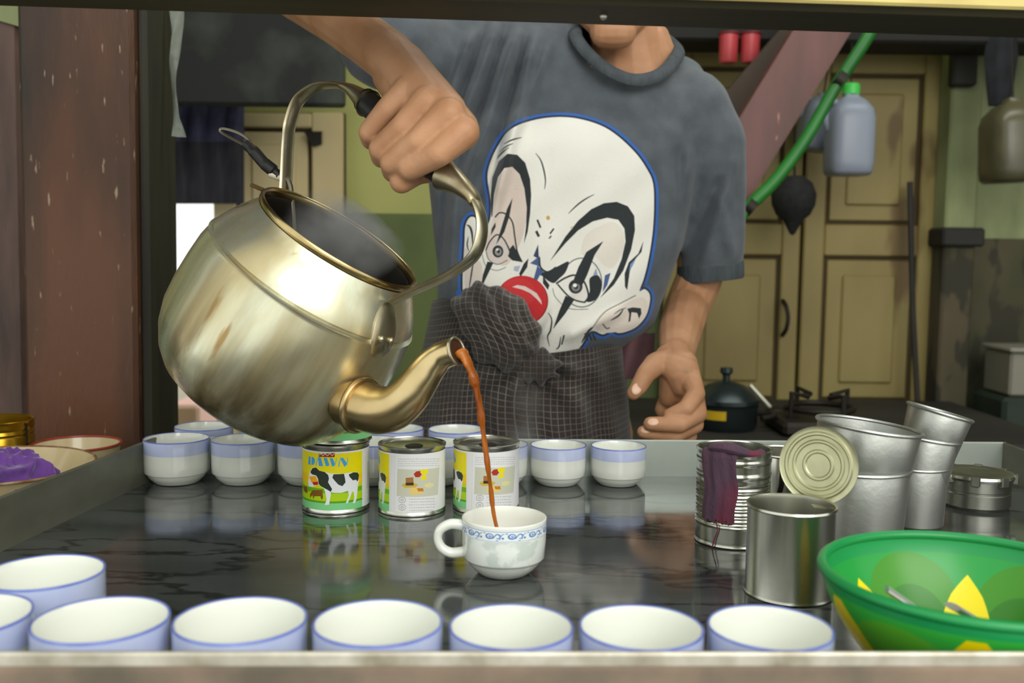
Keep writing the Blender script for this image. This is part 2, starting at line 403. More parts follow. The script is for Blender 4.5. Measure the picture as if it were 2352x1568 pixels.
# panelled doors -----------------------------------------------------------
def panel_door(name, x0, x1, z0, z1, panels, m, y=YB-0.05, th=0.04):
    o = link(name, MB().box((x0, y+0.016, z0), (x1, y+th, z1)).mesh(name, M['groove'], False)); o['kind'] = 'structure'
    xs = [p[0] for p in panels]; xe = [p[1] for p in panels]
    # stiles and rails leave recessed panel fields
    st = MB().box((x0+.002, y, z0), (min(xs)-0.004, y+0.03, z1), bev=0.004); part('stile', st, m, o, angle=30)
    part('stile', MB().box((max(xe)+0.004, y, z0), (x1-.002, y+0.03, z1), bev=0.004), m, o, angle=30)
    zz = sorted([z0]+[v for p in panels for v in (p[2], p[3])]+[z1])
    for k in range(0, len(zz), 2):
        if zz[k+1]-zz[k] > 0.02: part('rail', MB().box((min(xs)-0.004, y+0.001, zz[k]+0.003), (max(xe)+0.004, y+0.029, zz[k+1]-0.003), bev=0.004), m, o, angle=30)
    for (a0, a1, c0, c1) in panels:
        g = 0.008; q = MB().box((a0+g, y+0.008, c0+g), (a1-g, y+0.02, c1-g), bev=0.003)
        bb = min(0.05, (a1-a0)*0.2); q.box((a0+bb, y+0.001, c0+bb), (a1-bb, y+0.012, c1-bb), bev=0.005); part('panel', q, m, o, angle=30)
    return o
d1 = panel_door('door_1', bx(1832), bx(2142), bz(1160), bz(118), [(bx(1884), bx(2088), bz(508), bz(172)), (bx(1884), bx(2088), bz(908), bz(584))], M['door'])
d2 = panel_door('door_2', bx(1520), bx(1828), bz(1160), bz(118), [(bx(1574), bx(1782), bz(508), bz(160)), (bx(1574), bx(1782), bz(908), bz(584))], M['door'])
h = [on_y(1798, 690, YB-0.06), on_y(1806, 705, YB-0.085), on_y(1810, 730, YB-0.09), on_y(1806, 755, YB-0.085), on_y(1797, 770, YB-0.06)]
part('handle', MB().tube(smooth_path(h, 5), 0.006, 8), M['iron'], d2)
f = MB(); f.box((bx(2144), YB-0.06, 0), (bx(2166), YB, 2.3), bev=0.004); part('door_frame', f, M['door'], d1, smooth=False)
d3 = panel_door('door_3', bx(502), bx(797), bz(1160, 600), bz(262, 600), [(bx(556), bx(722), bz(720, 600), bz(300, 600))], M['cream'])
part('latch', MB().box((bx(514), YB-0.075, bz(362, 520)), (bx(526), YB-0.045, bz(262, 520)), bev=0.003).tube([on_y(521, 335, YB-0.08), on_y(530, 350, YB-0.1), on_y(521, 366, YB-0.08)], 0.006, 8), M['iron'], d3)
c = [on_y(698, 302, YB-0.052), on_y(740, 302, YB-0.052), on_y(740, 332, YB-0.052), on_y(720, 338, YB-0.052)]
part('corner_plate', MB().loft([c, [p+np.array([0, -0.006, 0]) for p in c]]), M['iron'], d3, smooth=False)

# sooty board over the left opening, dark shelf beam over the doors
a = on_y(300, -30, 2.35); b = on_y(792, 246, 2.35)
struct('trim_2', MB().box((a[0]-0.3, 2.33, b[2]), (b[0], 2.37, a[2]+0.3), bev=0.006), M['soot'])
a = on_y(1500, 20, 2.5); b = on_y(2460, 124, 2.5)
struct('trim_3', MB().box((a[0]-0.1, 2.45, b[2]+0.012), (b[0], 2.6, a[2]+0.1), bev=0.006), mat('black_shelf_edge', (24, 22, 18), 0.8, col2=(18, 17, 14), scale=6))

# overhead timber across the front of the stall (hides the head)
p0, p1 = at(0, 17, 0.875), at(2352, 90, 0.875); dx = (p1-p0); ang = math.atan2(dx[2], dx[0])
def beam(y0, y1, zlo, zhi, x0=-1.3, x1=1.3, bev=0.006):
    Rm = np.array([[math.cos(ang), 0, -math.sin(ang)], [0, 1, 0], [math.sin(ang), 0, math.cos(ang)]])
    return MB().box((x0, y0, zlo), (x1, y1, zhi), bev=bev, R=Rm, c=(p0+p1)/2)
tb = struct('trim_1', beam(-0.08, 0.0, 0.0, 0.13), M['olive'])
part('painted_board', beam(-0.086, -0.0805, 0.004, 0.15, bev=0.002), M['yellowpaint'], tb, smooth=False)
q = at(1386, 37, 0.836); part('nail', MB().sphere(q, (0.0035, 0.003, 0.0035), 10, 6), mat('zinc_nail', (190, 190, 180), 0.4, 0.8), tb, world=True)

# timber posts and braces ---------------------------------------------------
def skew_box(xa, xb, ya, yb, z0, z1, bot_dx, mi=0):
    # upright with a slight lean: the foot is shifted by bot_dx in x
    n = 9; rings = []
    for i in range(n):
        t = i/(n-1); z = z0+(z1-z0)*t; d = bot_dx*(1-t); c = 0.006
        rings.append([(xa+d+c, ya, z), (xb+d-c, ya, z), (xb+d, ya+c, z), (xb+d, yb-c, z), (xb+d-c, yb, z), (xa+d+c, yb, z), (xa+d, yb-c, z), (xa+d, ya+c, z)])
    return MB().loft(rings, mi)
A = at(66, 500, 1.43); B = at(328, 500, 1.43); C = at(393, 500, 1.57)
pst = thing('wooden_post', 'thick dark red-brown timber post rising behind the left end of the tray', 'post', (A[0]+0.08, A[1]+0.07, 0))
m = skew_box(A[0], B[0], A[1], C[1], 0.0, 2.7, -0.02)
part('post_face', m, M['post'], pst, world=True, angle=30)
S = skew_box(B[0]-0.004, B[0]+0.012, A[1]+0.02, C[1]+0.006, 0.0, 2.7, -0.02)
part('side_face', S, M['postside'], pst, world=True, angle=30, label='blackish side face of the post')  # thin slab over the post's right face, coloured darker than the front
A2 = at(-60, 500, 1.62); B2 = at(68, 500, 1.62)
ps2 = thing('wooden_plank', 'dull reddish upright plank left of the thick post', 'plank', ((A2[0]+B2[0])/2, A2[1], 0))
part('plank', skew_box(A2[0], B2[0]+0.004, A2[1], A2[1]+0.05, 0, 2.7, -0.03), M['post2'], ps2, world=True, angle=30)
A3 = at(-90, 66, 1.585); B3 = at(56, 66, 1.585)
pc = thing('painted_board', 'pale green board end nailed high on the reddish plank', 'board', (A3[0], A3[1], A3[2]))
q = [at(-90, -80, 1.585), at(56, -80, 1.585), at(56, 64, 1.585), at(0, 48, 1.585), at(-90, 20, 1.585)]
part('board', MB().loft([q, [p+np.array([0, 0.02, 0]) for p in q]]), M['palewall'], pc, world=True, smooth=False)

def plank_between(p, q, wid, th, n):      # a rectangular timber from p to q
    p, q = np.array(p), np.array(q); t = (q-p)/np.linalg.norm(q-p); n = np.array(n, float); n -= t*n.dot(t); n /= np.linalg.norm(n); b = np.cross(t, n)
    r = lambda c: [c+b*wid/2*s+n*th/2*u for s, u in ((-1, -1), (1, -1), (1, 1), (-1, 1))]
    return MB().loft([r(p), r(p+(q-p)*0.5), r(q)])
zb = 2.15
p, q = at(1995, -110, zb), at(1560, 600, zb)
br = thing('wooden_brace', 'faded red diagonal brace slanting down behind the shoulder', 'brace', p)
part('timber', plank_between(p, q, 0.108, 0.05, (0, 1, 0)), M['brace'], br, world=True, smooth=False)
p, q = at(1895, 10, 2.35), at(1540, 420, 2.35)
br2 = thing('wooden_brace', 'dark brown diagonal board behind the faded red brace', 'brace', p)
part('timber', plank_between(p, q, 0.085, 0.04, (0, 1, 0)), M['brown'], br2, world=True, smooth=False)
g = thing('green_pipe', 'green plastic pipe clipped along the lower edge of the red brace', 'pipe', at(1990, 90, zb-0.05))
pts = [at(2030, 10, zb-0.05), at(1990, 90, zb-0.05), at(1925, 190, zb-0.05), at(1850, 320, zb-0.05), at(1780, 415, zb-0.05), at(1715, 480, zb-0.05), at(1660, 560, zb-0.05)]
part('pipe', MB().tube(smooth_path(pts, 5), 0.0135, 12), M['greenpipe'], g, world=True)
for px, py in ((1928, 183), (1722, 476)):
    part('clip', MB().tube([at(px-8, py-6, zb-0.052), at(px+8, py+6, zb-0.052)], 0.019, 12), M['iron'], g, world=True)

cp = thing('wooden_post', 'grey-green painted post with a dark collar at the far right', 'post', (bx(2208), 2.66, 0))
x0, x1 = on_y(2172, 500, 2.62)[0], on_y(2244, 500, 2.62)[0]
part('post_face', MB().box((x0, 2.62, on_y(2200, 545, 2.62)[2]), (x1, 2.70, 2.45), bev=0.006), M['palewall'], cp, world=True, smooth=False)
part('collar', MB().box((x0-0.012, 2.60, on_y(2200, 566, 2.6)[2]), (x1+0.016, 2.70, on_y(2200, 522, 2.6)[2]), bev=0.006), M['dark'], cp, world=True, smooth=False)
part('foot', MB().box((x0, 2.62, 0), (x1, 2.70, on_y(2200, 562, 2.62)[2]), bev=0.006), M['dirty'], cp, world=True, smooth=False)
part('bracket', MB().box((x0-0.01, 2.59, on_y(2200, 198, 2.6)[2]), (x1-0.03, 2.63, on_y(2200, 110, 2.6)[2]), bev=0.006), M['dark'], cp, world=True, smooth=False)
st = thing('wooden_stick', 'thin dark stick leaning against the right door leaf', 'stick', on_y(2112, 1100, 2.6))
part('stick', MB().tube([on_y(2090, 418, 2.66), on_y(2096, 700, 2.64), on_y(2116, 1100, 2.6)], 0.008, 8), M['dark'], st, world=True)

# blue-black cloth hung in the opening
cl = thing('curtain', 'blue-black cloth hung across the top of the left opening', 'curtain', on_y(450, 250, 2.62))
nx, nz = 40, 14; rings = []
for j in range(nz):
    row = []
    for i in range(nx):
        s = i/(nx-1); px = 300+260*s; py = 236+(232 if True else 0)*j/(nz-1)
        v = on_y(px, py, 2.62+0.012*math.sin(s*38+0.8*math.sin(j*.4))*(1-0.3*j/nz)); row.append(v)
    rings.append(row)
back = [[p+np.array([0, 0.004, 0]) for p in r] for r in rings]
mb = MB().loft(rings, closed=False); mb.loft(back, closed=False)
part('upper_cloth', MB().loft([r for r in rings[:6]], closed=False).loft(back[:6], closed=False), mat('indigo_cloth', (74, 76, 104), 0.85, col2=(54, 55, 76), scale=20), cl, world=True)
part('lower_cloth', MB().loft([r for r in rings[5:]], closed=False).loft(back[5:], closed=False), mat('charcoal_cloth', (52, 52, 58), 0.85, col2=(40, 40, 46), scale=12), cl, world=True)

# bench with the dark pot behind the man ---------------------------------------
bt = on_y(1800, 1012, 2.0)[2]
kb = thing('stove_bench', 'low black cooking bench against the panelled doors', 'bench', (0.75, 2.3, 0))
part('bench_top', MB().box((0.2, 1.98, bt-0.05), (1.16, 2.6, bt), bev=0.008), M['dark'], kb, world=True, smooth=False)
part('bench_front', MB().box((0.22, 2.02, 0.0), (1.15, 2.08, bt-0.05), bev=0.004), M['dark'], kb, world=True, smooth=False)
part('side_panel', MB().box((0.22, 2.08, 0.0), (0.28, 2.58, bt-0.05)), M['dark'], kb, world=True, smooth=False)
part('side_panel', MB().box((1.09, 2.08, 0.0), (1.15, 2.58, bt-0.05)), M['dark'], kb, world=True, smooth=False)
pot = at(1664, 1000, 2.17); R = 72/F*2.17
M['potmetal'] = mat('dark_enamel', (52, 62, 62), 0.28, metal=0.55, col2=(38, 46, 46), scale=5)
pt = thing('cooking_pot', 'dark lidded cooking pot with a yellow stripe behind the lowered hand', 'pot', (pot[0], pot[1], bt))
hh = at(1664, 925, 2.17)[2]-bt
part('body', MB().lathe([(0, 0), (R*0.92, 0), (R, 0.012), (R, hh-0.01), (R*1.05, hh), (R*0.98, hh+0.002), (0, hh-0.01)], 40), M['potmetal'], pt)
part('lid', MB().lathe([(R*1.06, hh+0.003), (R*1.06, hh+0.012), (R*0.92, hh+0.022), (R*0.6, hh+0.04), (R*0.2, hh+0.05), (0, hh+0.05)], 40), M['potmetal'], pt)
part('knob', MB().lathe([(0.008, hh+0.048), (0.008, hh+0.062), (0.014, hh+0.068), (0.013, hh+0.078), (0, hh+0.08)], 16), M['potmetal'], pt)
st_ = MB(); zz = at(1640, 953, 2.1)[2]-bt
st_.loft([[(R*1.006*math.cos(a), R*1.006*math.sin(a), zz+d) for a in np.linspace(-2.9, -1.75, 14)] for d in (-0.012, 0.012)], closed=False)
part('stripe', st_, mat('yellow_enamel', (196, 160, 20), 0.4), pt)
part('handle', MB().tube(smooth_path([(R, 0.02, hh*0.55), (R+0.03, 0.0, hh*0.6), (R+0.03, -0.03, hh*0.6), (R*0.98, -0.05, hh*0.55)], 5), 0.006, 8), M['iron'], pt)
sp = thing('ladle', 'pale ladle handle sticking out beside the dark pot', 'ladle', (pot[0]+0.13, pot[1]+0.05, bt))
part('handle', MB().tube([(0.0, 0.02, 0.02), at(1722, 884, 2.24)-np.array([pot[0]+0.13, pot[1]+0.05, bt])], 0.006, 8), mat('pale_steel', (190, 190, 170), 0.3, 0.7), sp)
part('scoop', MB().sphere((0.0, 0.02, 0.02), (0.03, 0.03, 0.02), 14, 8), M['iron'], sp)
s2 = at(1880, 985, 2.15)
bn = thing('gas_burner', 'black gas burner standing on the bench beside the pot', 'burner', (s2[0], s2[1], bt))
part('base', MB().box((-0.10, -0.09, 0), (0.10, 0.09, 0.03), bev=0.008), M['iron'], bn, smooth=False)
part('ring', MB().tube([(0.07*math.cos(a), 0.07*math.sin(a), 0.05) for a in np.linspace(0, 2*PI, 24, endpoint=False)], 0.007, 8, closed=True), M['iron'], bn)
for a in (0.4, 1.97, 3.54, 5.11): part('prong', MB().tube([(0.075*math.cos(a), 0.075*math.sin(a), 0.02), (0.075*math.cos(a), 0.075*math.sin(a), 0.085), (0.03*math.cos(a), 0.03*math.sin(a), 0.075)], 0.006, 8), M['iron'], bn)

# things hanging in the background -------------------------------------------
M['jug'] = mat('milky_plastic', (144, 152, 166), 0.35, trans=0.15, sss=0.2)
def jug(c, w, h, d, label, cap, tilt=0.0, cm=None):
    o = thing('plastic_jug', label, 'jug', c); o.rotation_euler[1] = tilt
    rings = []; n = 28
    for z, s in ((0, .86), (0.01*h/.25, .97), (0.03, 1), (h*0.68, 1), (h*0.80, .9), (h*0.9, .62), (h*0.95, .34), (h, .3)):
        row = []
        for k in range(n):
            a = 2*PI*k/n; ca, sa = math.cos(a), math.sin(a); e = 0.55
            row.append((w/2*s*math.copysign(abs(ca)**e, ca), d/2*s*math.copysign(abs(sa)**e, sa), z))
        rings.append(row)
    part('body', MB().loft(rings), M['jug'] if cm is None else cm, o, angle=60)
    if cm is None: part('handle', MB().tube(smooth_path([(-w*0.28, 0, h*0.86), (-w*0.5, 0, h*0.9), (-w*0.54, 0, h*0.7), (-w*0.46, 0, h*0.55)], 5), 0.009, 10), M['jug'] if cm is None else cm, o)
    if cap: part('cap', MB().lathe([(0, h-0.004), (w*0.19, h-0.004), (w*0.19, h+0.018), (w*0.15, h+0.022), (0, h+0.022)], 20), mat('green_cap', (70, 190, 80), 0.4), o)
    part('cord', MB().tube([(0, 0, h), (0.0, 0.02, h+0.3)], 0.002, 6), M['iron'], o)
    return o
Y1 = 2.45; a, b = on_y(1896, 402, Y1), on_y(2006, 214, Y1)
jug(((a[0]+b[0])/2, Y1, a[2]), b[0]-a[0], b[2]-a[2], 0.11, 'milky white jug with green cap hanging before the right door', True)
a, b = on_y(1828, 345, Y1+.13), on_y(1912, 215, Y1+.13)
jug(((a[0]+b[0])/2, Y1+.13, a[2]), b[0]-a[0], b[2]-a[2], 0.09, 'small milky jug hanging tilted, half hidden by the green pipe', False, 0.15)
Y2 = 2.4; a, b = on_y(2262, 418, Y2), on_y(2400, 236, Y2)
jug(((a[0]+b[0])/2, Y2, a[2]), b[0]-a[0], (b[2]-a[2])*1.05, 0.14, 'big dull brownish bottle hanging at the right edge', False, -0.05,
    mat('dusty_plastic', (96, 92, 66), 0.3, col2=(74, 72, 54), scale=8, trans=0.25))
a = on_y(2300, 175, Y2+0.05)
o = thing('hanging_rag', 'dark blue-black rag hanging above the brownish bottle', 'rag', a)
part('cloth', MB().loft([[(0.034*s*math.cos(t)*(1+0.2*math.sin(3*t)), 0.02*s*math.sin(t), z) for t in np.linspace(0, 2*PI, 20, endpoint=False)] for z, s in ((0.12, .9), (0.05, 1.1), (-0.02, .9), (-0.07, .7))]), mat('blueblack_cloth', (27, 31, 36), 0.9, col2=(20, 20, 22), scale=30), o)
# black cloth tea strainer bag
Y3 = 2.5; c = on_y(1823, 452, Y3); r = on_y(1874, 452, Y3)[0]-c[0]; hz = c[2]-on_y(1823, 541, Y3)[2]
o = thing('strainer_bag', 'black teardrop-shaped tea strainer bag hanging on the doors', 'strainer', c)
part('bag', MB().lathe([(0, r*0.95), (r*0.4, r*0.93), (r*0.8, r*0.62), (r, r*0.1), (r*0.96, -r*0.35), (r*0.75, -r*0.8), (r*0.42, -hz*0.62), (r*0.28, -hz*0.78), (r*0.12, -hz*0.95), (0, -hz)], 28), mat('black_mesh_cloth', (34, 34, 34), 0.85, col2=(22, 22, 22), scale=60, bump=0.5, bscale=160), o)
part('cord', MB().tube([(0, 0, r*0.9), (0, 0.02, r*0.9+0.16)], 0.003, 6), M['iron'], o)
# red cups
for px, lab in ((1672, 'left of two red plastic cups hanging under the dark shelf'), (1722, 'right of two red plastic cups hanging under the dark shelf')):
    c = on_y(px, 145, 2.41); rr = on_y(px+22, 145, 2.41)[0]-c[0]; ht = on_y(px, 78, 2.41)[2]-c[2]
    o = thing('red_cup', lab, 'cup', c, 'red cups under the shelf')
    part('body', MB().lathe([(0, 0), (rr*0.85, 0), (rr*0.95, 0.006), (rr, ht), (rr*0.93, ht), (rr*0.85, 0.01), (0, 0.01)], 24), mat('red_plastic', (190, 70, 74), 0.4, col2=(150, 46, 50), scale=10), o)
    part('rim', MB().tube([(rr*math.cos(t), rr*math.sin(t), ht) for t in np.linspace(0, 2*PI, 24, endpoint=False)], 0.003, 6, closed=True), mat('dark_red', (110, 34, 38), 0.5), o)
    part('hook', MB().tube([(0, 0, ht), (0, 0, ht+0.12)], 0.002, 6), M['iron'], o)
# grey box and dark crate on the far right
a, b = on_y(2322, 912, 2.45), on_y(2460, 812, 2.45)
o = thing('plastic_crate', 'dark green crate at the far right edge under a grey box', 'crate', ((a[0]+b[0])/2, 2.5, 0))
part('body', MB().box((on_y(2304, 950, 2.45)[0], 2.45, 0), (b[0], 2.62, a[2]-0.002), bev=0.01), mat('dark_green_plastic', (40, 56, 42), 0.6, col2=(30, 42, 34), scale=6), o, world=True, smooth=False)
o = thing('metal_box', 'plain grey box on the dark green crate', 'box', ((a[0]+b[0])/2, 2.5, a[2]))
part('body', MB().box((a[0], 2.46, a[2]), (b[0], 2.6, b[2]), bev=0.006), mat('grey_tin', (128, 126, 112), 0.5, metal=0.2), o, world=True, smooth=False)
part('lid', MB().box((a[0]-0.006, 2.452, b[2]), (b[0]+0.006, 2.606, b[2]+0.012), bev=0.004), mat('grey_tin_lid', (140, 138, 124), 0.5, metal=0.2), o, world=True, smooth=False)
# clear plastic strip beside the post
c0 = at(402, 20, 1.5)
o = thing('plastic_strip', 'twisted strip of clear plastic hanging down beside the post', 'plastic strip', c0)
rings = []
for i in range(30):
    t = i/29; py = 8+306*t; w_ = (17-9*math.sin(min(1, t*1.25)*PI/2)) if t < 0.86 else 8+8*(t-0.86)/0.14
    cx = 404-4*t+ (4*math.sin(t*9)) + (9*(t-0.85)/0.15 if t > 0.85 else 0); c = at(cx, py, 1.5); tw = 0.7*math.sin(t*7)
    rr = w_/F*1.5
    rings.append([c+rr*np.array([math.cos(a)*math.cos(tw), math.cos(a)*math.sin(tw)+0.35*math.sin(a)+0.1*math.sin(3*a+t*20), 0]) for a in np.linspace(0, 2*PI, 14, endpoint=False)])
part('film', MB().loft(rings), mat('clear_film', (164, 170, 158), 0.2, trans=0.5, ior=1.2, bump=0.6, bscale=60), o, world=True)
# ------------------------------------------------------------ steel serving counter
M['tray'] = mat('dark_wet_steel', (88, 93, 90), 0.07, metal=0.3, col2=(60, 64, 62), scale=4, lo=0.36, hi=0.68, stretch=(1.2, 4, 1), rough2=0.14, ior=1.9, bump=0.02, bscale=7)
def add_cracks(m):
    N = m.node_tree.nodes; L = m.node_tree.links; b = N['Principled BSDF']
    tc = N.new('ShaderNodeTexCoord'); mp = N.new('ShaderNodeMapping'); mp.inputs['Scale'].default_value = (1.6, 5.0, 1); mp.inputs['Rotation'].default_value = (0, 0, .12); L.new(tc.outputs['Object'], mp.inputs[0])
    nz = N.new('ShaderNodeTexNoise'); nz.inputs['Scale'].default_value = 2.2; nz.inputs['Detail'].default_value = 7; nz.inputs['Roughness'].default_value = .55; L.new(mp.outputs[0], nz.inputs['Vector'])
    s1 = N.new('ShaderNodeMath'); s1.operation = 'SUBTRACT'; s1.inputs[1].default_value = .5; L.new(nz.outputs['Fac'], s1.inputs[0])
    s2 = N.new('ShaderNodeMath'); s2.operation = 'ABSOLUTE'; L.new(s1.outputs[0], s2.inputs[0])
    r = N.new('ShaderNodeMapRange'); r.inputs[1].default_value = .003; r.inputs[2].default_value = .020; r.inputs[3].default_value = .85; r.inputs[4].default_value = 0; L.new(s2.outputs[0], r.inputs[0])
    src = b.inputs['Base Color'].links[0].from_socket; mx = N.new('ShaderNodeMix'); mx.data_type = 'RGBA'; L.new(r.outputs[0], mx.inputs['Factor']); L.new(src, mx.inputs[6]); mx.inputs[7].default_value = rgba((30, 32, 31)); L.new(mx.outputs[2], b.inputs['Base Color'])
add_cracks(M['tray'])
M['lip'] = mat('dull_steel_lip', (122, 122, 108), 0.38, metal=0.45, col2=(92, 92, 80), scale=6, stretch=(1, 1, 2), rough2=0.5, bump=0.08, bscale=40)
M['lipb'] = mat('bright_steel_lip', (196, 204, 194), 0.3, metal=0.5, col2=(170, 178, 168), scale=6)
M['lipedge'] = mat('worn_bright_edge', (206, 202, 188), 0.35, metal=0.6, col2=(150, 142, 122), scale=30)
M['apron'] = mat('stained_steel_apron', (150, 130, 112), 0.5, metal=0.5, col2=(104, 96, 84), scale=9, lo=0.4, hi=0.62, bump=0.1)
M['steel'] = mat('kitchen_steel', (196, 196, 186), 0.22, metal=1.0, col2=(160, 160, 150), scale=14, rough2=0.36, bump=0.02, bscale=120)
M['steel2'] = mat('scratched_aluminium', (190, 192, 186), 0.34, metal=0.9, col2=(158, 160, 154), scale=10, rough2=0.45, bump=0.05, bscale=160, spots=(150, 112, 60), spot_scale=24, spot_lo=0.74)
M['tin'] = mat('bright_tinplate', (214, 214, 202), 0.2, metal=1.0, col2=(176, 176, 166), scale=12, rough2=0.3)
M['tinlid'] = mat('lacquered_tin_lid', (196, 196, 160), 0.33, metal=0.75, col2=(150, 146, 112), scale=16)

a_ = 0.03; DX = np.array([math.cos(a_), math.sin(a_), 0]); DY = np.array([-math.sin(a_), math.cos(a_), 0])
pf = on_z(1176, 1505, T+0.058)+DY*0.004                 # inner face of front lip
pb = on_z(1540, 1094, T)                                # inner face of back lip
L1, L2 = on_z(330, 1112, T), on_z(0, 1268, T)
def isect(p, d, q, e):
    A = np.array([[d[0], -e[0]], [d[1], -e[1]]]); s = np.linalg.solve(A, (q-p)[:2]); return np.array([p[0]+d[0]*s[0], p[1]+d[1]*s[0], T])
LD = (L2-L1)/np.linalg.norm(L2-L1); RD = np.array([0.02, -1.0, 0]); pr = np.array([0.64, 1.2, T])
FL, BL = isect(pf, DX, L1, LD), isect(pb, DX, L1, LD); FR, BR = isect(pf, DX, pr, RD), isect(pb, DX, pr, RD)
ctr = thing('steel_counter', 'long steel serving counter with a dark shiny top and raised edges', 'counter', (0.05, 0.9, 0))
Z = np.array([0, 0, 1.0])
part('tray_surface', MB().loft([[FL-Z*.02, FR-Z*.02, BR-Z*.02, BL-Z*.02], [FL, FR, BR, BL]]), M['tray'], ctr, world=True, smooth=False)
def lipbar(A, B, out, h, th, zlo=-0.02):
    out = np.array(out, float); out[2] = 0; out /= np.linalg.norm(out); d = (B-A)/np.linalg.norm(B-A)
    A, B = A-d*th, B+d*th; sec = lambda P: [P+Z*zlo, P+Z*h, P+Z*(h+th*.35)+out*th*.3, P+Z*(h+th*.35)+out*th*.7, P+Z*h+out*th, P+Z*zlo+out*th]
    return MB().loft([sec(A), sec(B)])
part('left_lip', lipbar(BL, FL, (-1, 0, 0), 0.050, 0.004), M['lip'], ctr, world=True, smooth=False)
part('back_lip', lipbar(BL, BR, DY, 0.046, 0.004), M['lipb'], ctr, world=True, smooth=False)
part('right_lip', lipbar(BR, FR, (1, 0, 0), 0.046, 0.004), M['lip'], ctr, world=True, smooth=False)
part('front_lip', lipbar(FL, FR, -DY, 0.058, 0.0042, -0.02), M['lipedge'], ctr, world=True, smooth=False)
ap = lambda P, s, t: P-DY*(0.004+s)+Z*t
part('apron', MB().loft([[ap(FL, 0.0005, 0.052), ap(FL, 0.004, 0.05), ap(FL, 0.004, -0.25), ap(FL, 0.0005, -0.25)], [ap(FR, 0.0005, 0.052), ap(FR, 0.004, 0.05), ap(FR, 0.004, -0.25), ap(FR, 0.0005, -0.25)]]), M['apron'], ctr, world=True, smooth=False)
for P, s in ((FL, (1, 1)), (FR, (-1, 1)), (BR, (-1, -1)), (BL, (1, -1))):
    c = P+DX*s[0]*0.04+DY*s[1]*0.04
    part('leg', MB().box((c[0]-.02, c[1]-.02, 0), (c[0]+.02, c[1]+.02, T-.02), bev=0.004), M['lip'], ctr, world=True, smooth=False)
# narrow shelf behind the back lip, carrying the second row of cups
s0, s1 = BL+DY*0.0045, isect(BL+DY*0.0045, DX, np.array([0.0, 1.2, T]), np.array([0, 1.0, 0]))
part('back_shelf', MB().loft([[s0-Z*.02, s1-Z*.02, s1+DY*.085-Z*.02, s0+DY*.085-Z*.02], [s0, s1, s1+DY*.085, s0+DY*.085]]), M['lip'], ctr, world=True, smooth=False)

# side counter left of the tray
TS = T-0.03
sc_ = thing('side_counter', 'low dark side counter left of the tray carrying the basin', 'counter', (-0.85, 1.0, 0))
q = [FL+np.array([-.02, 0, -.03]), BL+np.array([-.02, 0.12, -.03]), np.array([-1.3, BL[1]+.12, TS]), np.array([-1.3, FL[1], TS])]
part('worktop', MB().loft([[p-Z*.03 for p in q], q]), M['lip'], sc_, world=True, smooth=False)
for x, y in ((-1.25, FL[1]+.05), (-1.25, BL[1]+.05), (-0.62, FL[1]+.05), (-0.62, BL[1]+.05)):
    part('leg', MB().box((x-.02, y-.02, 0), (x+.02, y+.02, TS-.03)), M['postside'], sc_, world=True, smooth=False)

# ------------------------------------------------------------ teacups
M['white'] = mat('white_glaze', (224, 227, 217), 0.12, coat=0.5, ior=1.5)
M['band'] = mat('lavender_blue_glaze', (182, 193, 228), 0.12, coat=0.5, ior=1.5, col2=(198, 206, 232), scale=18)
M['rimblue'] = mat('cobalt_rim_glaze', (88, 106, 190), 0.15, coat=0.5, col2=(120, 138, 208), scale=40)
# (lips are drawn as a fine cobalt line)
def make_cup(label, group):
    o = thing('teacup', label, 'cup', (0, 0, 0), group)
    part('body', MB().lathe([(0, 0.003), (0.024, 0.0), (0.0275, 0.001), (0.0325, 0.006), (0.0352, 0.0095), (0.0366, 0.0128), (0.0370, 0.0136), (0.0390, 0.0146), (0.0395, 0.0158), (0.0398, 0.028), (0.0399, 0.0415), (0.0400, 0.0420, 1), (0.0400, 0.0588, 1)], 64), [M['white'], M['band']], o, angle=28)
    part('inner_wall', MB().lathe([(0.0386, 0.0592), (0.0368, 0.052), (0.0360, 0.03), (0.034, 0.015), (0.026, 0.007), (0.0, 0.0055)], 64), M['white'], o, angle=70)
    part('rim', MB().lathe([(0.0399, 0.0582), (0.0402, 0.0590), (0.0398, 0.0599), (0.0390, 0.0600), (0.0384, 0.0594)], 64), M['rimblue'], o, angle=70, label='thin cobalt blue rim line')
    return o
def place_on(px, zc, z=T):
    # horizontal spot whose rim centre falls at column px at camera depth zc, foot at height z
    d = (CAM[2]-z-0.0)/zc; v = (d-math.sin(PITCH))/math.cos(PITCH)
    y = 784+v*F
    y += (px-1176)*ROLL
    p = on_z(px, y, z); return np.array([p[0], p[1], z])
near = [(238, .609, 1.0), (555, .611, 1.0), (868, .612, .985), (1172, .6135, .95), (1468, .615, .95), (1762, .617, .95), (-80, .612, 1.0), (106, .696, 1.0)]
ords = ['second from the left', 'third from the left', 'fourth from the left', 'fifth from the left', 'sixth from the left', 'seventh from left, by green basin']
first = None
for i, (px, zc, s) in enumerate(near):
    lab = ('white teacup with lavender band in the front row, %s' % ords[i]) if i < 6 else ('front-row teacup cut off by the left edge' if i == 6 else 'lavender-banded teacup behind the front row at the far left')
    p = place_on(px, zc)
    if first is None:
        first = make_cup(lab, 'teacups along the front edge'); first.location = p; first.rotation_euler[2] = 1.0
    else: dup(first, p, lab, s, rotz=i*1.3, group='teacups along the front edge')
far = [(407, 1.222, .97, 'at the left end beside the dark post'), (559, 1.226, .95, 'second from the left, under the kettle'), (708, 1.229, .93, 'left of the cow-labelled tin'),
       (857, 1.232, .92, 'in the gap between the first and second tins'), (1003, 1.234, .90, 'behind the gap between the second and third tins'), (1147, 1.236, .88, 'partly hidden by the third tin'),
       (1281, 1.238, .87, 'second from the right end'), (1419, 1.240, .86, 'at the right end, nearest the lowered hand')]
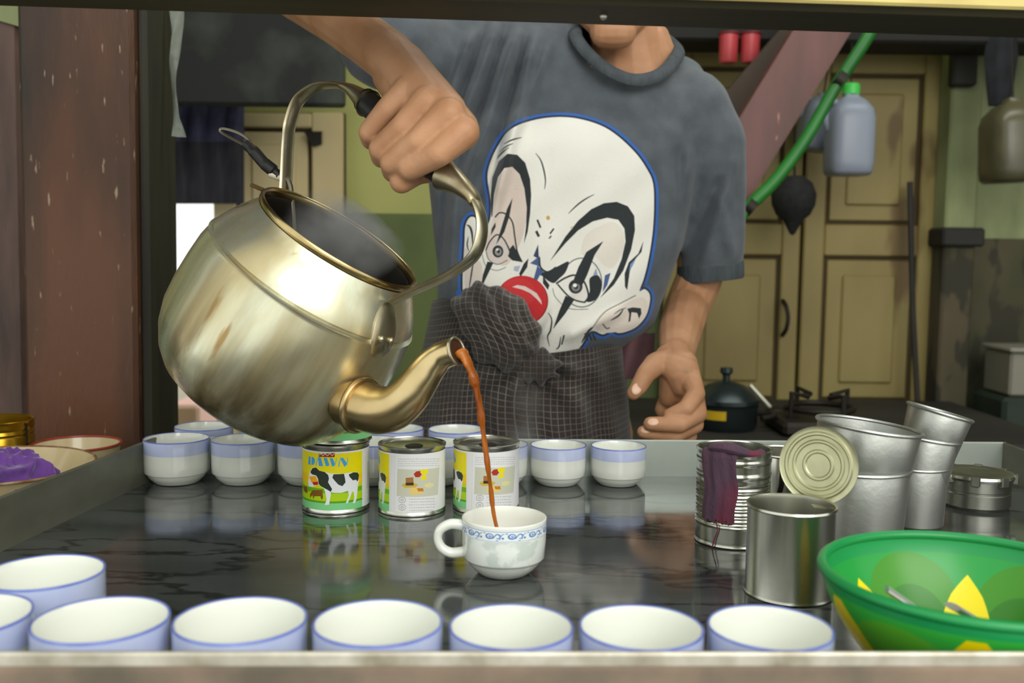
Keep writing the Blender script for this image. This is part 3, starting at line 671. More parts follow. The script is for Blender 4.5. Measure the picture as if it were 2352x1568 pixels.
for i, (px, zc, s, l) in enumerate(far):
    dup(first, place_on(px, zc), 'lavender-banded teacup in the back row, '+l, s, rotz=i*0.9, group='teacups in the back row', scz=s*0.94)
for i, (px, l) in enumerate(((470, 'above the gap between the two leftmost cups'), (617, 'under the belly of the kettle'), (764, 'behind the stacked tins'), (908, 'behind the second tin'), (1048, 'behind the third tin'))):
    dup(first, place_on(px, 1.312), 'teacup on the shelf behind the back row, '+l, 0.93, rotz=i*1.7, group='teacups on the back shelf', scz=0.9)

# cup being filled ------------------------------------------------------------
cv = Canvas(1536, 96, 0, 0, 1.0)
cv.poly([(0, 0), (1536, 0), (1536, 96), (0, 96)], (232, 236, 232))
for k in range(12):
    x = k*128+30; B = (96, 136, 196); B2 = (140, 170, 214)
    cv.line([(x-30, 8), (x+98, 8)], 6, B2); cv.line([(x-30, 88), (x+98, 88)], 5, B2, 0.7)
    cv.ell(x+16, 46, 25, 24, B); cv.ell(x+18, 44, 16, 15, (214, 222, 232)); cv.ell(x+20, 46, 9, 9, B); cv.ell(x+22, 44, 4, 4, (220, 228, 234))
    cv.line([(x+36, 66), (x+58, 28), (x+78, 40), (x+70, 62), (x+54, 58)], 11, B, taper=True)
    cv.line([(x+74, 72), (x+84, 36), (x+100, 22)], 8, B2); cv.ell(x+92, 60, 7, 9, B); cv.ell(x+60, 78, 8, 5, B2); cv.ell(x-14, 22, 8, 6, B2)
M['scroll'] = img_mat('blue_scroll_print', cv.image('scroll_border'), None, 0.15, clip=False)
M['floral'] = mat('pale_floral_glaze', (206, 216, 208), 0.14, coat=0.5, col2=(232, 236, 230), scale=55, lo=0.46, hi=0.54, spots=(188, 204, 170), spot_scale=38, spot_lo=0.68)
fc = place_on(1157, 0.888)
fo = thing('patterned_teacup', 'handled teacup with blue scroll border catching the poured tea', 'cup', fc)
part('body', MB().lathe([(0, 0.003), (0.02, 0.0), (0.0225, 0.001), (0.0275, 0.0055), (0.0310, 0.0095), (0.0328, 0.0125), (0.0334, 0.0136), (0.0355, 0.0148), (0.0362, 0.0162, 1), (0.0372, 0.030, 1), (0.0374, 0.040, 1)], 64), [M['white'], M['floral']], fo, angle=50)
part('scroll_border', MB().lathe([(0.03745, 0.0378), (0.0376, 0.0479)], 64), M['scroll'], fo, uv=True, angle=180, label='printed blue scroll border')
part('rim', MB().lathe([(0.0375, 0.0477), (0.0376, 0.0506), (0.0372, 0.0512), (0.0364, 0.0512), (0.0360, 0.0500), (0.0352, 0.040), (0.034, 0.02), (0.024, 0.007), (0, 0.006)], 64), M['white'], fo, angle=70)
hp = smooth_path([(-0.0365, 0, 0.0425), (-0.0475, 0, 0.0435), (-0.0565, 0, 0.0385), (-0.0590, 0, 0.0305), (-0.0555, 0, 0.0220), (-0.0470, 0, 0.0175), (-0.0355, 0, 0.0185)], 6)
part('handle', MB().tube(hp, [0.0046+0.0012*abs(2*i/(len(hp)-1)-1) for i in range(len(hp))], 14, ref=(0, 1, 0), flat=0.85), M['white'], fo)
M['tea'] = mat('poured_tea', (214, 128, 48), 0.08, trans=0.4, ior=1.33, col2=(140, 66, 16), scale=30, stretch=(1, 1, 0.4))
part('tea', MB().lathe([(0.0335, 0.0202), (0, 0.0203)], 40), M['tea'], fo)

# ------------------------------------------------------------ milk tins
def wrapx(X, Y, cx, R, deg0):     # photographed label point -> (degrees round the tin, mm up)
    th = math.asin(max(-.999, min(.999, (X-cx)/R))); v = (Y-116*math.cos(th)-74)/(1024-74)
    return (math.degrees(th)+deg0)*8, v*592
lab_img = Canvas(2880, 592)
A1 = lambda pts: [wrapx(x, y, 597, 515, 90) for x, y in pts]
A2_ = lambda pts: [wrapx(x, y, 1740, 495, 143+38.8) for x, y in pts]
lab_img.poly([(0, 0), (2880, 0), (2880, 592), (0, 592)], (234, 234, 234))
E0, E1_ = -60, 140*8
for y0, y1, c in ((18, 240, (240, 226, 0)), (240, 330, (248, 206, 0)), (330, 372, (214, 214, 20)), (372, 420, (108, 178, 20)), (420, 500, (176, 214, 8)), (500, 520, (90, 160, 20)), (520, 592, (130, 212, 140))):
    lab_img.poly([(E0, y0), (E1_, y0), (E1_, y1), (E0, y1)], c)
    lab_img.poly([(2880-560, y0), (2880, y0), (2880, y1), (2880-560, y1)], c)
lab_img.poly(A1([(340, 215), (580, 205), (578, 275), (338, 262)]), (150, 44, 30))
lab_img.line(A1([(345, 240), (380, 215), (400, 250), (440, 220), (470, 250), (510, 215), (540, 250), (570, 215)]), 7, (240, 220, 180))
BLU, PAL = (74, 164, 226), (216, 220, 120)
for dx, dy, c in ((8, 8, PAL), (0, 0, BLU)):
    for pl in ([(188, 250), (218, 256), (214, 388), (180, 380)], [(232, 262), (258, 264), (282, 298), (284, 350), (262, 388), (228, 392)],
               [(328, 268), (370, 272), (408, 416), (342, 412)], [(322, 290), (328, 300), (304, 402), (292, 402)],
               [(412, 280), (464, 284), (500, 400), (482, 418), (446, 416)], [(504, 288), (550, 292), (586, 396), (566, 424), (536, 424)], [(604, 292), (612, 292), (588, 390), (580, 384)],
               [(654, 288), (704, 288), (770, 392), (724, 438)], [(650, 310), (660, 318), (644, 432), (630, 432)], [(766, 288), (776, 288), (770, 380), (760, 372)]):
        lab_img.poly(A1([(x+dx, y+dy) for x, y in pl]), c)
WH, BK = (236, 238, 240), (44, 56, 42)
cow = [(188, 560), (205, 500), (240, 440), (300, 428), (345, 480), (420, 508), (490, 530), (590, 542), (700, 546), (800, 532), (890, 524), (936, 545), (944, 620), (934, 700), (924, 780), (918, 850), (906, 960), (880, 1030), (846, 1032), (872, 950), (862, 850), (842, 842), (802, 950), (772, 1028), (742, 1026), (790, 900), (775, 826), (680, 856), (560, 852), (522, 840), (516, 900), (492, 1040), (428, 1046), (455, 960), (440, 870), (420, 790), (370, 726), (330, 716), (300, 722), (250, 750), (182, 742), (180, 640), (192, 600)]
lab_img.poly(A1(cow), WH)
for pl in ([(212, 510), (243, 446), (300, 434), (345, 485), (430, 512), (480, 560), (492, 620), (478, 680), (538, 790), (518, 836), (470, 800), (420, 772), (362, 730), (336, 700), (330, 620), (300, 562), (240, 545)],
           [(560, 552), (716, 548), (734, 640), (738, 690), (692, 748), (632, 722), (582, 662), (542, 606)], [(788, 560), (860, 528), (922, 534), (944, 572), (938, 640), (918, 680), (898, 650), (850, 660), (800, 600)]): lab_img.poly(A1(pl), BK)
lab_img.poly(A1([(196, 582), (292, 572), (330, 664), (238, 694)]), (246, 176, 20)); lab_img.poly(A1([(242, 672), (326, 664), (332, 716), (262, 722)]), (190, 34, 24))
for pl in ([(204, 866), (250, 800), (392, 800), (402, 930), (378, 964), (362, 902), (272, 902), (258, 954), (242, 882), (208, 930)], [(100, 730), (156, 748), (172, 836), (150, 850), (110, 812)]): lab_img.poly(A1(pl), (128, 84, 18))
# recipe panel on the white side
lab_img.poly(A2_([(1530, 420), (2140, 402), (2120, 850), (1520, 860)]), (206, 206, 186))
lab_img.poly(A2_([(1590, 690), (1640, 730), (1790, 725), (1830, 680), (1760, 650), (1620, 660)]), (214, 178, 70)); lab_img.poly(A2_([(1650, 570), (1760, 560), (1765, 690), (1650, 690)]), (170, 116, 62)); lab_img.poly(A2_([(1650, 650), (1762, 645), (1764, 692), (1650, 692)]), (62, 52, 30))
lab_img.poly(A2_([(1765, 510), (1800, 468), (1860, 460), (1885, 510), (1850, 560), (1790, 562)]), (176, 50, 34))
lab_img.poly(A2_([(1860, 440), (1970, 430), (1970, 500), (1940, 520), (1960, 590), (1890, 620), (1860, 590), (1900, 530), (1860, 490)]), (240, 224, 40))
lab_img.poly(A2_([(1700, 760), (1760, 730), (1900, 730), (1920, 780), (1880, 830), (1760, 845), (1700, 820)]), (236, 206, 120)); lab_img.poly(A2_([(1810, 740), (1900, 738), (1910, 790), (1830, 790)]), (196, 130, 50))
lab_img.poly(A2_([(1920, 680), (1990, 650), (2060, 670), (2050, 710), (1980, 740), (1930, 720)]), (226, 222, 160))
GR = (190, 192, 192)
for r in range(4):
    y = 262+r*36; x = 1536
    while x < 2120:
        wd = RNG.randint(10, 34); lab_img.poly(A2_([(x, y), (x+wd, y-1), (x+wd-4, y+15), (x-4, y+16)]), GR, 0.75); x += wd+RNG.randint(6, 12)
for r in range(5):
    y = 905+r*46; x = 1690+RNG.randint(0, 40)
    while x < 2080-RNG.randint(0, 40):
        wd = RNG.randint(10, 34); lab_img.poly(A2_([(x, y), (x+wd, y-1), (x+wd-4, y+18), (x-4, y+19)]), GR, 0.75); x += wd+RNG.randint(6, 12)
for cx, cy in ((1600, 925), (1600, 1045)):
    pts = [(cx+50*math.cos(t), cy+46*math.sin(t)) for t in np.linspace(0, 2*PI, 30)]; lab_img.line(A2_(pts), 7, (170, 172, 168)); lab_img.poly(A2_([(cx+30*math.cos(t), cy+26*math.sin(t)) for t in np.linspace(0, 2*PI, 16)]), (204, 206, 200))
lab_img.line(A2_([(1490, 200), (1488, 1130)]), 3, (196, 198, 198))
M['label'] = img_mat('printed_paper_label', lab_img.image('tin_label'), None, 0.35, clip=False)
CR, CH = 0.0366, 0.0752
def make_tin(label, group):
    o = thing('milk_tin', label, 'tin', (0, 0, 0), group)
    part('body', MB().lathe([(0, 0.003), (CR-0.003, 0.003), (CR-0.002, 0.0), (CR+0.0006, 0.0006), (CR+0.0008, 0.0022), (CR-0.0004, 0.0036), (CR-0.0004, CH-0.004), (CR+0.0008, CH-0.0026), (CR+0.0008, CH-0.0004), (CR-0.0006, CH), (CR-0.002, CH-0.001), (CR-0.0022, CH-0.004)], 64), M['tin'], o, angle=50)
    part('paper_label', MB().lathe([(CR+0.0001, 0.0048), (CR+0.0001, CH-0.0062)], 72, uv=True), M['label'], o, uv=True, angle=180, label='printed paper label')
    part('lid', MB().lathe([(CR-0.0021, CH-0.0035), (CR-0.004, CH-0.0045), (CR-0.0075, CH-0.0035), (CR-0.010, CH-0.005), (CR-0.013, CH-0.0042), (CR-0.016, CH-0.0055), (0, CH-0.0055)], 48), M['tin'], o, angle=60)
    part('opening', MB().sphere((0.006, -0.002, CH-0.0052), (0.014, 0.010, 0.0006), 20, 6), M['iron'], o, label='dark punched opening in the lid')
    return o
p1, p2, p3 = place_on(772, 1.112), place_on(946, 1.105), place_on(1116, 1.118)
def face(p, deg):     # turn so that label degree deg faces the camera
    return math.atan2(CAM[1]-p[1], CAM[0]-p[0])-math.radians(deg)
t1 = make_tin('yellow tin showing a black and white cow, under the kettle', 'milk tins'); t1.location = p1; t1.rotation_euler[2] = face(p1, 90)
dup(t1, p2, 'middle tin with white recipe panel facing forward', group='milk tins', rotz=face(p2, 143+38.8))
dup(t1, p3, 'right-hand tin behind the tea stream and the patterned cup', group='milk tins', rotz=face(p3, 143+33))
q = p1+np.array([0.002, 0.004, CH]); dup(t1, q, 'tin stacked on the cow-labelled tin, mostly hidden by the kettle', group='milk tins', rotz=face(q, 322))

# ------------------------------------------------------------ right-hand tins and steel cups
def tumbler(name, label, cat, c, R, h, taper=0.88, tilt=0.0, tdir=0.0, m='steel2', z0=0.0):
    o = thing(name, label, cat, c)
    o.rotation_euler = Matrix.Rotation(tilt, 3, Vector((-math.sin(tdir), math.cos(tdir), 0))).to_euler()
    r0 = R*taper; w = 0.0012
    part('body', MB().lathe([(0, 0), (r0-0.003, 0), (r0, 0.003), (R-0.0005, h-0.004), (R-w, h-0.002), (r0-w-0.001, 0.005), (0, 0.004)], 64), M[m], o, angle=40)
    part('rolled_rim', MB().tube([((R)*math.cos(t), R*math.sin(t), h-0.0018) for t in np.linspace(0, 2*PI, 64, endpoint=False)], 0.0019, 8, closed=True), M[m], o)
    return o
bp_ = place_on(1964, 0.97)
tumbler('steel_tumbler', 'wide aluminium cup at the bottom of the big leaning stack', 'cup', bp_, 0.0475, 0.084)
tumbler('steel_tumbler', 'wide aluminium cup tilted inside the lower one, top of the big stack', 'cup', bp_+np.array([-0.002, 0, 0.0385]), 0.0485, 0.086, 0.84, math.radians(-7), PI)
sp_ = place_on(2090, 1.065)
tumbler('steel_tumbler', 'narrow aluminium cup at the bottom of the small stack', 'cup', sp_+np.array([0.004, 0, 0]), 0.0325, 0.066, 0.9)
tumbler('steel_tumbler', 'narrow stained steel cup in the middle of the small stack', 'cup', sp_+np.array([0.0045, 0, 0.031]), 0.033, 0.066, 0.84, math.radians(8), 0)
tumbler('steel_tumbler', 'narrow steel cup leaning on top of the small stack', 'cup', sp_+np.array([0.011, 0, 0.0655]), 0.033, 0.060, 0.82, math.radians(15), 0)

# tin with its lid bent open
oc = place_on(1811, 0.845); R0, H0 = 0.0366, 0.0765
oo = thing('open_tin', 'bare shiny tin with its round lid bent open, beside the basin', 'tin', oc)
part('body', MB().lathe([(0, 0.002), (R0-.002, 0.002), (R0-0.001, 0), (R0+.0008, .001), (R0-.0003, .003), (R0-.0003, H0-.003), (R0+.0009, H0-.0018), (R0+.0004, H0), (R0-.0012, H0-.0008), (R0-.0016, H0-.004), (R0-.0016, .004), (0, .004)], 72), M['tin'], oo, angle=40)
hinge = at(1893, 1163, 0.852)-oc; cen = at(1880, 1068, 0.872)-oc
prof = [(0, 0.0008), (0.010, 0.0006), (0.0112, 0.0018), (0.0128, 0.0018), (0.014, 0.0004), (0.019, 0.0004), (0.0202, 0.0018), (0.0216, 0.0018), (0.0228, 0.0004), (0.0258, 0.0004), (0.0268, 0.0022), (0.0284, 0.0022), (0.0298, 0.0006), (0.0325, 0.0006), (0.034, 0.0012), (0.034, -0.0002), (0, -0.0004)]
nrm = np.array([-0.50, -0.86, 0.10]); nrm /= np.linalg.norm(nrm); ux = np.cross(nrm, Z); ux /= np.linalg.norm(ux); uy = np.cross(nrm, ux)
LM = np.stack([ux, uy, nrm], 1)
part('lid', MB().lathe(prof, 56).xf(lambda p: cen+LM@p), M['tinlid'], oo, angle=30, label='bent-up round lid with pressed rings')
lo_ = cen+LM@np.array([0.0, 0.033 if (LM@np.array([0, 1, 0]))[2] < 0 else -0.033, 0])
part('hinge_strip', MB().loft([[p+ux*w+nrm*d for w, d in ((-.008, 0), (.008, 0), (.008, .0006), (-.008, .0006))] for p in (lo_+Z*.004, (lo_+hinge)/2, hinge-Z*.002)]), M['tinlid'], oo, smooth=False)

# ribbed tin with the purple cloth
rc = place_on(1680, 1.0); R1, H1 = 0.0362, 0.0945
ro = thing('ribbed_tin', 'tall ribbed tin with a purple cloth hung over its rim', 'tin', rc)
prof = [(0, .002), (R1-.002, .002), (R1-.001, 0), (R1+.001, .0012), (R1-.0002, .0035)]
for i in range(90):
    z = 0.005+i/89*(H1-0.010); rb = 0
    if 0.020 < z < 0.062: rb = 0.0006*math.cos((z-0.020)/0.0034*2*PI)
    if abs(z-0.070) < 0.003: rb = 0.0009*math.cos((z-.07)/.003*PI/2)
    if abs(z-0.083) < 0.002: rb = 0.0006
    prof.append((R1+rb, z))
prof += [(R1+.001, H1-.003), (R1+.0012, H1-.001), (R1, H1), (R1-.0015, H1-.001), (R1-.0018, H1-.005), (R1-.0018, .004), (0, .004)]
part('body', MB().lathe(prof, 72), M['tin'], ro, angle=50)
M['purple'] = mat('purple_twill', (82, 54, 66), 0.9, col2=(68, 52, 70), scale=12, sheen=0.05, bump=0.4, bscale=350, stretch=(1, 1, 0.4), spots=(112, 40, 60), spot_scale=9, spot_lo=0.56)
pc_ = thing('purple_cloth', 'frayed purple cloth strip draped over the ribbed tin', 'cloth', rc+np.array([0, 0, 0.022]))
fa = math.atan2(CAM[1]-rc[1], CAM[0]-rc[0]); rows = []
zs = [(R1-.006, H1-.014), (R1-.005, H1-.004), (R1-.003, H1+.0012), (R1+.0005, H1+.0030), (R1+.0032, H1+.0012), (R1+.0034, H1-.006)]+[(R1+.0026, H1-.006-k*.0062) for k in range(1, 11)]
for side in (0, 1):
    rw = []
    for j, (r, z) in enumerate(zs):
        row = []
        for i in range(24):
            s = i/23; th = fa+math.radians(-49+54*s+ (2.2*math.sin(j*.8)) + 3*(j < 4)*s*2)
            rr = r+0.0011*math.sin(s*11+j*.35)*min(1, j/5)+0.0006*math.sin(s*23-j*.2)*min(1, j/5)-side*0.0011
            zz = z-0.022-(0.0022*math.sin(i*2.7)+0.0012*math.sin(i*5.1) if j == len(zs)-1 else 0)
            row.append((rr*math.cos(th), rr*math.sin(th), zz))
        rw.append(row)
    rows.append(rw)
part('cloth', MB().loft(rows[0], closed=False).loft(rows[1], closed=False), M['purple'], pc_, angle=180)
cl2 = MB(); path = []
for i in range(16):
    s = i/15; th = fa+math.radians(-38+92*s); path.append((R1*math.cos(th)*(1.0-0.10*s), R1*math.sin(th)*(1.0-0.10*s), H1-0.022+0.0035+0.0022*math.sin(s*6)-0.003*s))
cl2.tube(path, [0.0045+0.0035*math.sin(PI*min(1, i/11)) for i in range(16)], 12, flat=0.7)
part('folded_edge', cl2, M['purple'], pc_)
th = fa+math.radians(-22)
part('loose_thread', MB().tube(smooth_path([((R1+.003)*math.cos(th+a), (R1+.003)*math.sin(th+a), z-.022) for a, z in ((0, .026), (0.03, .018), (-.05, .008), (-.09, .001))], 5), 0.0007, 6), M['purple'], pc_)

# low steel mug behind, low lugged dish at the far right
mc = place_on(1797, 1.17)
o = tumbler('steel_mug', 'low steel mug standing behind the ribbed tin', 'mug', mc, 0.036, 0.058, 0.95, m='tin')
part('handle', MB().tube(smooth_path([(-0.012, -0.035, .05), (-0.015, -0.05, .05), (-0.016, -0.052, .03), (-0.014, -0.035, .012)], 6), 0.003, 8), M['iron'], o)
dc = place_on(2240, 1.15)
o = thing('steel_dish', 'low round steel pot with clamped lid at the far right', 'pot', dc)
part('body', MB().lathe([(0, 0), (0.034, 0), (0.037, .004), (0.037, .018), (0.0362, .019), (0.0362, .021), (0.037, .022), (0.0372, .034), (0.034, .034), (0, .032)], 56), M['steel'], o, angle=35)
part('lid', MB().lathe([(0.040, .034), (0.041, .037), (0.040, .040), (0.030, .041), (0.026, .0395), (0, .040)], 56), M['steel'], o, angle=35)
for k in range(8):
    t = k*PI/4+0.32; c = np.array([0.040*math.cos(t), 0.040*math.sin(t), 0.036])
    part('clamp', MB().box((-.005, -.0035, -.006), (.005, .0035, .005), bev=0.0012, R=[[-math.sin(t), math.cos(t), 0], [math.cos(t), math.sin(t), 0], [0, 0, 1]], c=c), M['steel'], o, smooth=False)

# ------------------------------------------------------------ green basin
gb = place_on(2222, 0.680); RB, HB = 0.098, 0.070
cv = Canvas(1536, 256)
cv.poly([(0, 0), (1536, 0), (1536, 256), (0, 256)], (34, 150, 62))
for k in range(6):
    x = k*256
    cv.ell(x+128, 215, 118, 165, (62, 138, 24)); cv.ell(x+128, 250, 92, 120, (46, 120, 22))
    for xx in (x, x+256):
        cv.poly([(xx, 100), (xx+34, 150), (xx+84, 256), (xx-84, 256), (xx-34, 150)], (238, 216, 0))
cv.poly([(0, 0), (1536, 0), (1536, 50), (0, 50)], (26, 142, 74))
gimg = cv.image('basin_print')
cv = Canvas(1536, 256)
cv.poly([(0, 0), (1536, 0), (1536, 256), (0, 256)], (52, 170, 60))  # outer greens lightened against the inner print, brightness added for the shaded side
for k in range(6):
    x = k*256
    cv.ell(x+128, 200, 122, 150, (88, 172, 44)); cv.ell(x+128, 250, 92, 120, (70, 152, 38))
    for xx in (x, x+256): cv.poly([(xx-14, 44), (xx+14, 44), (xx+44, 96), (xx+70, 190), (xx+76, 256), (xx-76, 256), (xx-70, 190), (xx-44, 96)], (238, 216, 0))
cv.poly([(0, 0), (1536, 0), (1536, 34), (0, 34)], (30, 146, 80))
gimg2 = cv.image('basin_outer_print')
M['basin2'] = img_mat('printed_green_outer_plastic', gimg2, None, 0.3, clip=False)
M['basin'] = img_mat('printed_green_plastic', gimg, None, 0.3, clip=False)
M['basinrim'] = mat('green_plastic_rim', (24, 136, 70), 0.35, sss=0.05)
bo = thing('green_basin', 'green plastic basin with yellow petal print at the right front', 'basin', gb)
def bprof(t, off=0.0): # t 0 rim .. 1 base
    return (RB*(1-0.42*t**1.7)-off, HB*(1-t)+off*0.8)
bo.rotation_euler[2] = 0.12
outer = [bprof(1-i/16) for i in range(17)]
part('bowl', MB().lathe(outer, 72), M['basin2'], bo, uv=True, angle=180)
part('inner_wall', MB().lathe([(r, z) for r, z in [bprof(1-i/16, 0.0024) for i in range(17)]], 72), M['basin'], bo, uv=True, angle=180)
part('base', MB().lathe([(RB*0.58, 0.0), (0, 0.0), (0, 0.0026), (RB*0.56, 0.0026)], 72), M['basinrim'], bo, angle=40)
part('rim', MB().tube([(RB*math.cos(t)*0.995, RB*math.sin(t)*0.995, HB) for t in np.linspace(0, 2*PI, 80, endpoint=False)], 0.0036, 10, closed=True), M['basinrim'], bo)
M['spoon'] = mat('worn_spoon_steel', (206, 208, 204), 0.35, metal=0.55, col2=(180, 182, 178), scale=20)
def spoon(a, b, label, tilt=0.0):
    a, b = np.array(a), np.array(b); o = thing('spoon', label, 'spoon', a); d = b-a; L_ = np.linalg.norm(d); t = d/L_
    sd = np.cross(t, Z); sd /= np.linalg.norm(sd)
    path = smooth_path([(0, 0, 0), t*L_*.5, d], 6); m = len(path)
    part('handle', MB().tube(path, [0.0068-0.003*i/(m-1) for i in range(m)], 10, ref=sd, flat=0.35), M['spoon'], o)
    up = np.cross(sd, t)
    part('bowl', MB().sphere(d+t*0.018, (0.021, 0.0145, 0.004), 18, 8, M3=np.stack([t, sd, up], 1)), M['steel'], o)
    return o
spoon(at(2036, 1352, 0.690), gb+np.array([0.012, 0.004, 0.014]), 'steel spoon lying in the green basin, handle to the left')
spoon(at(2188, 1392, 0.655), gb+np.array([0.05, 0.012, 0.012]), 'second steel spoon deeper in the green basin')

# ------------------------------------------------------------ left side counter things
M['enamel'] = mat('cream_enamel', (206, 190, 150), 0.22, coat=0.3, col2=(186, 168, 128), scale=9, spots=(130, 92, 56), spot_scale=40, spot_lo=0.73)
M['rust'] = mat('rusty_rim', (150, 128, 92), 0.6, col2=(110, 66, 40), scale=60)
M['redrim'] = mat('red_enamel', (158, 62, 46), 0.3, col2=(130, 44, 34), scale=20)
bc = np.array([on_y(-6, 1060, 1.13)[0], 1.12, TS]); RR = 0.108; HH = 0.066
o = thing('enamel_basin', 'chipped cream enamel basin left of the tray holding a purple cloth', 'basin', bc)
part('bowl', MB().lathe([(0, 0), (0.06, 0), (0.066, 0.004), (0.09, 0.04), (RR, HH), (RR-.0015, HH), (0.0885, .041), (0.064, .0055), (0, .003)], 64), M['enamel'], o, angle=40)
part('rim', MB().tube([((RR+.001)*math.cos(t), (RR+.001)*math.sin(t), HH) for t in np.linspace(0, 2*PI, 72, endpoint=False)], 0.0016, 8, closed=True), M['rust'], o)
bq = np.array([on_y(176, 1050, 1.30)[0], 1.30, TS])
o = thing('enamel_bowl', 'white enamel bowl with red rim between the basin and the post', 'bowl', bq)
part('bowl', MB().lathe([(0, 0), (0.03, 0), (0.036, 0.004), (0.050, 0.03), (0.056, 0.056), (0.0545, 0.056), (0.048, .031), (0.034, .0055), (0, .003)], 56), M['enamel'], o, angle=40)
part('rim', MB().tube([(0.0555*math.cos(t), 0.0555*math.sin(t), 0.056) for t in np.linspace(0, 2*PI, 56, endpoint=False)], 0.0018, 8, closed=True), M['redrim'], o)
gq = np.array([on_y(-6, 957, 1.3)[0], 1.3, TS])
M['gold'] = mat('gold_lacquered_tin', (190, 150, 40), 0.28, metal=0.9, col2=(150, 112, 26), scale=10)
o = thing('gold_tin', 'gold-lacquered open tin at the left edge beside the post', 'tin', gq)
R2, H2 = 0.044, 0.0885; pr_ = [(0, .002), (R2-.001, .001), (R2, .003), (R2, H2-.022), (R2-.0012, H2-.02), (R2+.0004, H2-.017), (R2-.0010, H2-.013), (R2+.0006, H2-.009), (R2-.0004, H2-.005), (R2+.0012, H2-.001), (R2, H2), (R2-.002, H2-.002), (R2-.002, .004), (0, .004)]
part('body', MB().lathe(pr_, 64), M['gold'], o, angle=40)
tt = math.atan2(CAM[1]-gq[1], CAM[0]-gq[0])+math.radians(48)
part('seam', MB().box((-.0012, -.001, .004), (.0012, .001, H2-.004), R=[[-math.sin(tt), math.cos(tt), 0], [math.cos(tt), math.sin(tt), 0], [0, 0, 1]], c=((R2+.0008)*math.cos(tt), (R2+.0008)*math.sin(tt), 0)), M['iron'], o, smooth=False)
part('paper_label', MB().loft([[((R2+.0006)*math.cos(t), (R2+.0006)*math.sin(t), z) for t in np.linspace(tt-2.2, tt-1.55, 12)] for z in (0.012, H2-.03)], closed=False), mat('brown_label', (120, 74, 34), 0.6, col2=(170, 120, 50), scale=60, lo=0.45, hi=0.55), o)
# crumpled purple cloth in the basin
M['violet'] = mat('violet_cotton', (104, 58, 140), 0.85, col2=(78, 40, 112), scale=14, sheen=0.4, bump=0.2, bscale=200)
vc = np.array([on_y(12, 1110, 1.075)[0], 1.078, TS+0.056])
mb = MB().sphere((0, 0, 0), (0.056, 0.037, 0.036), 120, 60)
from mathutils import noise as _nz
def crumple(p):
    q = Vector(p); d = q.normalized(); f = 1-abs(_nz.noise(d*2.1+Vector((3, 1, 7)))); g2 = 1-abs(_nz.noise(Vector((d.x*5+d.z*2, d.y*4, d.z*3))*1.1+Vector((1, 5, 2))))
    return np.array(p)*(0.74+0.26*f**2+0.12*g2**2)
mb.xf(crumple)
o = thing('violet_cloth', 'crumpled violet cloth lying in the cream basin', 'cloth', vc)
part('cloth', mb, M['violet'], o, angle=180)
# ------------------------------------------------------------ kettle
KC = at(785, 542, 0.965)                        # middle of the mouth
tipw = at(1050, 806, 0.878)
tl = math.radians(33.0); ft = math.radians(9.0)
KU = np.array([math.sin(tl)*math.cos(ft), -math.sin(ft), math.cos(tl)*math.cos(ft)])
E1 = tipw-KC; E1 -= KU*E1.dot(KU); E1 /= np.linalg.norm(E1); E2 = np.cross(KU, E1)
KS = 0.965/F                                    # metres per photo pixel there
KH = 0.1980
KO = KC-KU*KH
kt = thing('kettle', 'big dented brassy aluminium kettle held tilted, pouring tea', 'kettle', KO)
kt.matrix_world = Matrix(((E1[0], E2[0], KU[0], KO[0]), (E1[1], E2[1], KU[1], KO[1]), (E1[2], E2[2], KU[2], KO[2]), (0, 0, 0, 1)))
def kp(px, py, dy=0.0):                         # photo point -> kettle frame, on the handle/spout plane (shifted by dy)
    P = on_plane(px, py, KC+E2*dy, E2)-KO
    return np.array([P.dot(E1), P.dot(E2), P.dot(KU)])
def kw(l): return KO+E1*l[0]+E2*l[1]+KU*l[2]
def kettle_mat(name, c1, c2, c3, r1, r2, stretch):
    m = mat(name, c1, r1, 0.9, col2=c2, scale=3.5, stretch=stretch, lo=0.36, hi=0.66, rough2=r2, spots=c3, spot_scale=6.0, spot_lo=0.66, bump=0.12, bscale=2.0)
    return m
M['kettle'] = kettle_mat('tarnished_kettle_metal', (222, 226, 204), (194, 182, 142), (170, 142, 96), 0.2, 0.38, (8, 8, 1.3))
# rust-brown drips on the shoulder
def add_drips(m):
    N = m.node_tree.nodes; L = m.node_tree.links; b = N['Principled BSDF']
    tc = N.new('ShaderNodeTexCoord'); mp = N.new('ShaderNodeMapping'); mp.inputs['Scale'].default_value = (34, 34, 14); L.new(tc.outputs['Object'], mp.inputs[0])
    vo = N.new('ShaderNodeTexNoise'); vo.inputs['Scale'].default_value = 1.0; vo.inputs['Detail'].default_value = 4; L.new(mp.outputs[0], vo.inputs['Vector'])
    r = N.new('ShaderNodeMapRange'); r.inputs[1].default_value = 0.69; r.inputs[2].default_value = 0.73; L.new(vo.outputs['Fac'], r.inputs[0])
    src = b.inputs['Base Color'].links[0].from_socket
    mx = N.new('ShaderNodeMix'); mx.data_type = 'RGBA'; L.new(r.outputs[0], mx.inputs['Factor']); L.new(src, mx.inputs[6]); mx.inputs[7].default_value = rgba((96, 62, 24)); L.new(mx.outputs[2], b.inputs['Base Color'])
    mm = N.new('ShaderNodeMath'); mm.operation = 'SUBTRACT'; mm.inputs[0].default_value = 0.82; mm.use_clamp = True; L.new(r.outputs[0], mm.inputs[1]); L.new(mm.outputs[0], b.inputs['Metallic'])
add_drips(M['kettle'])
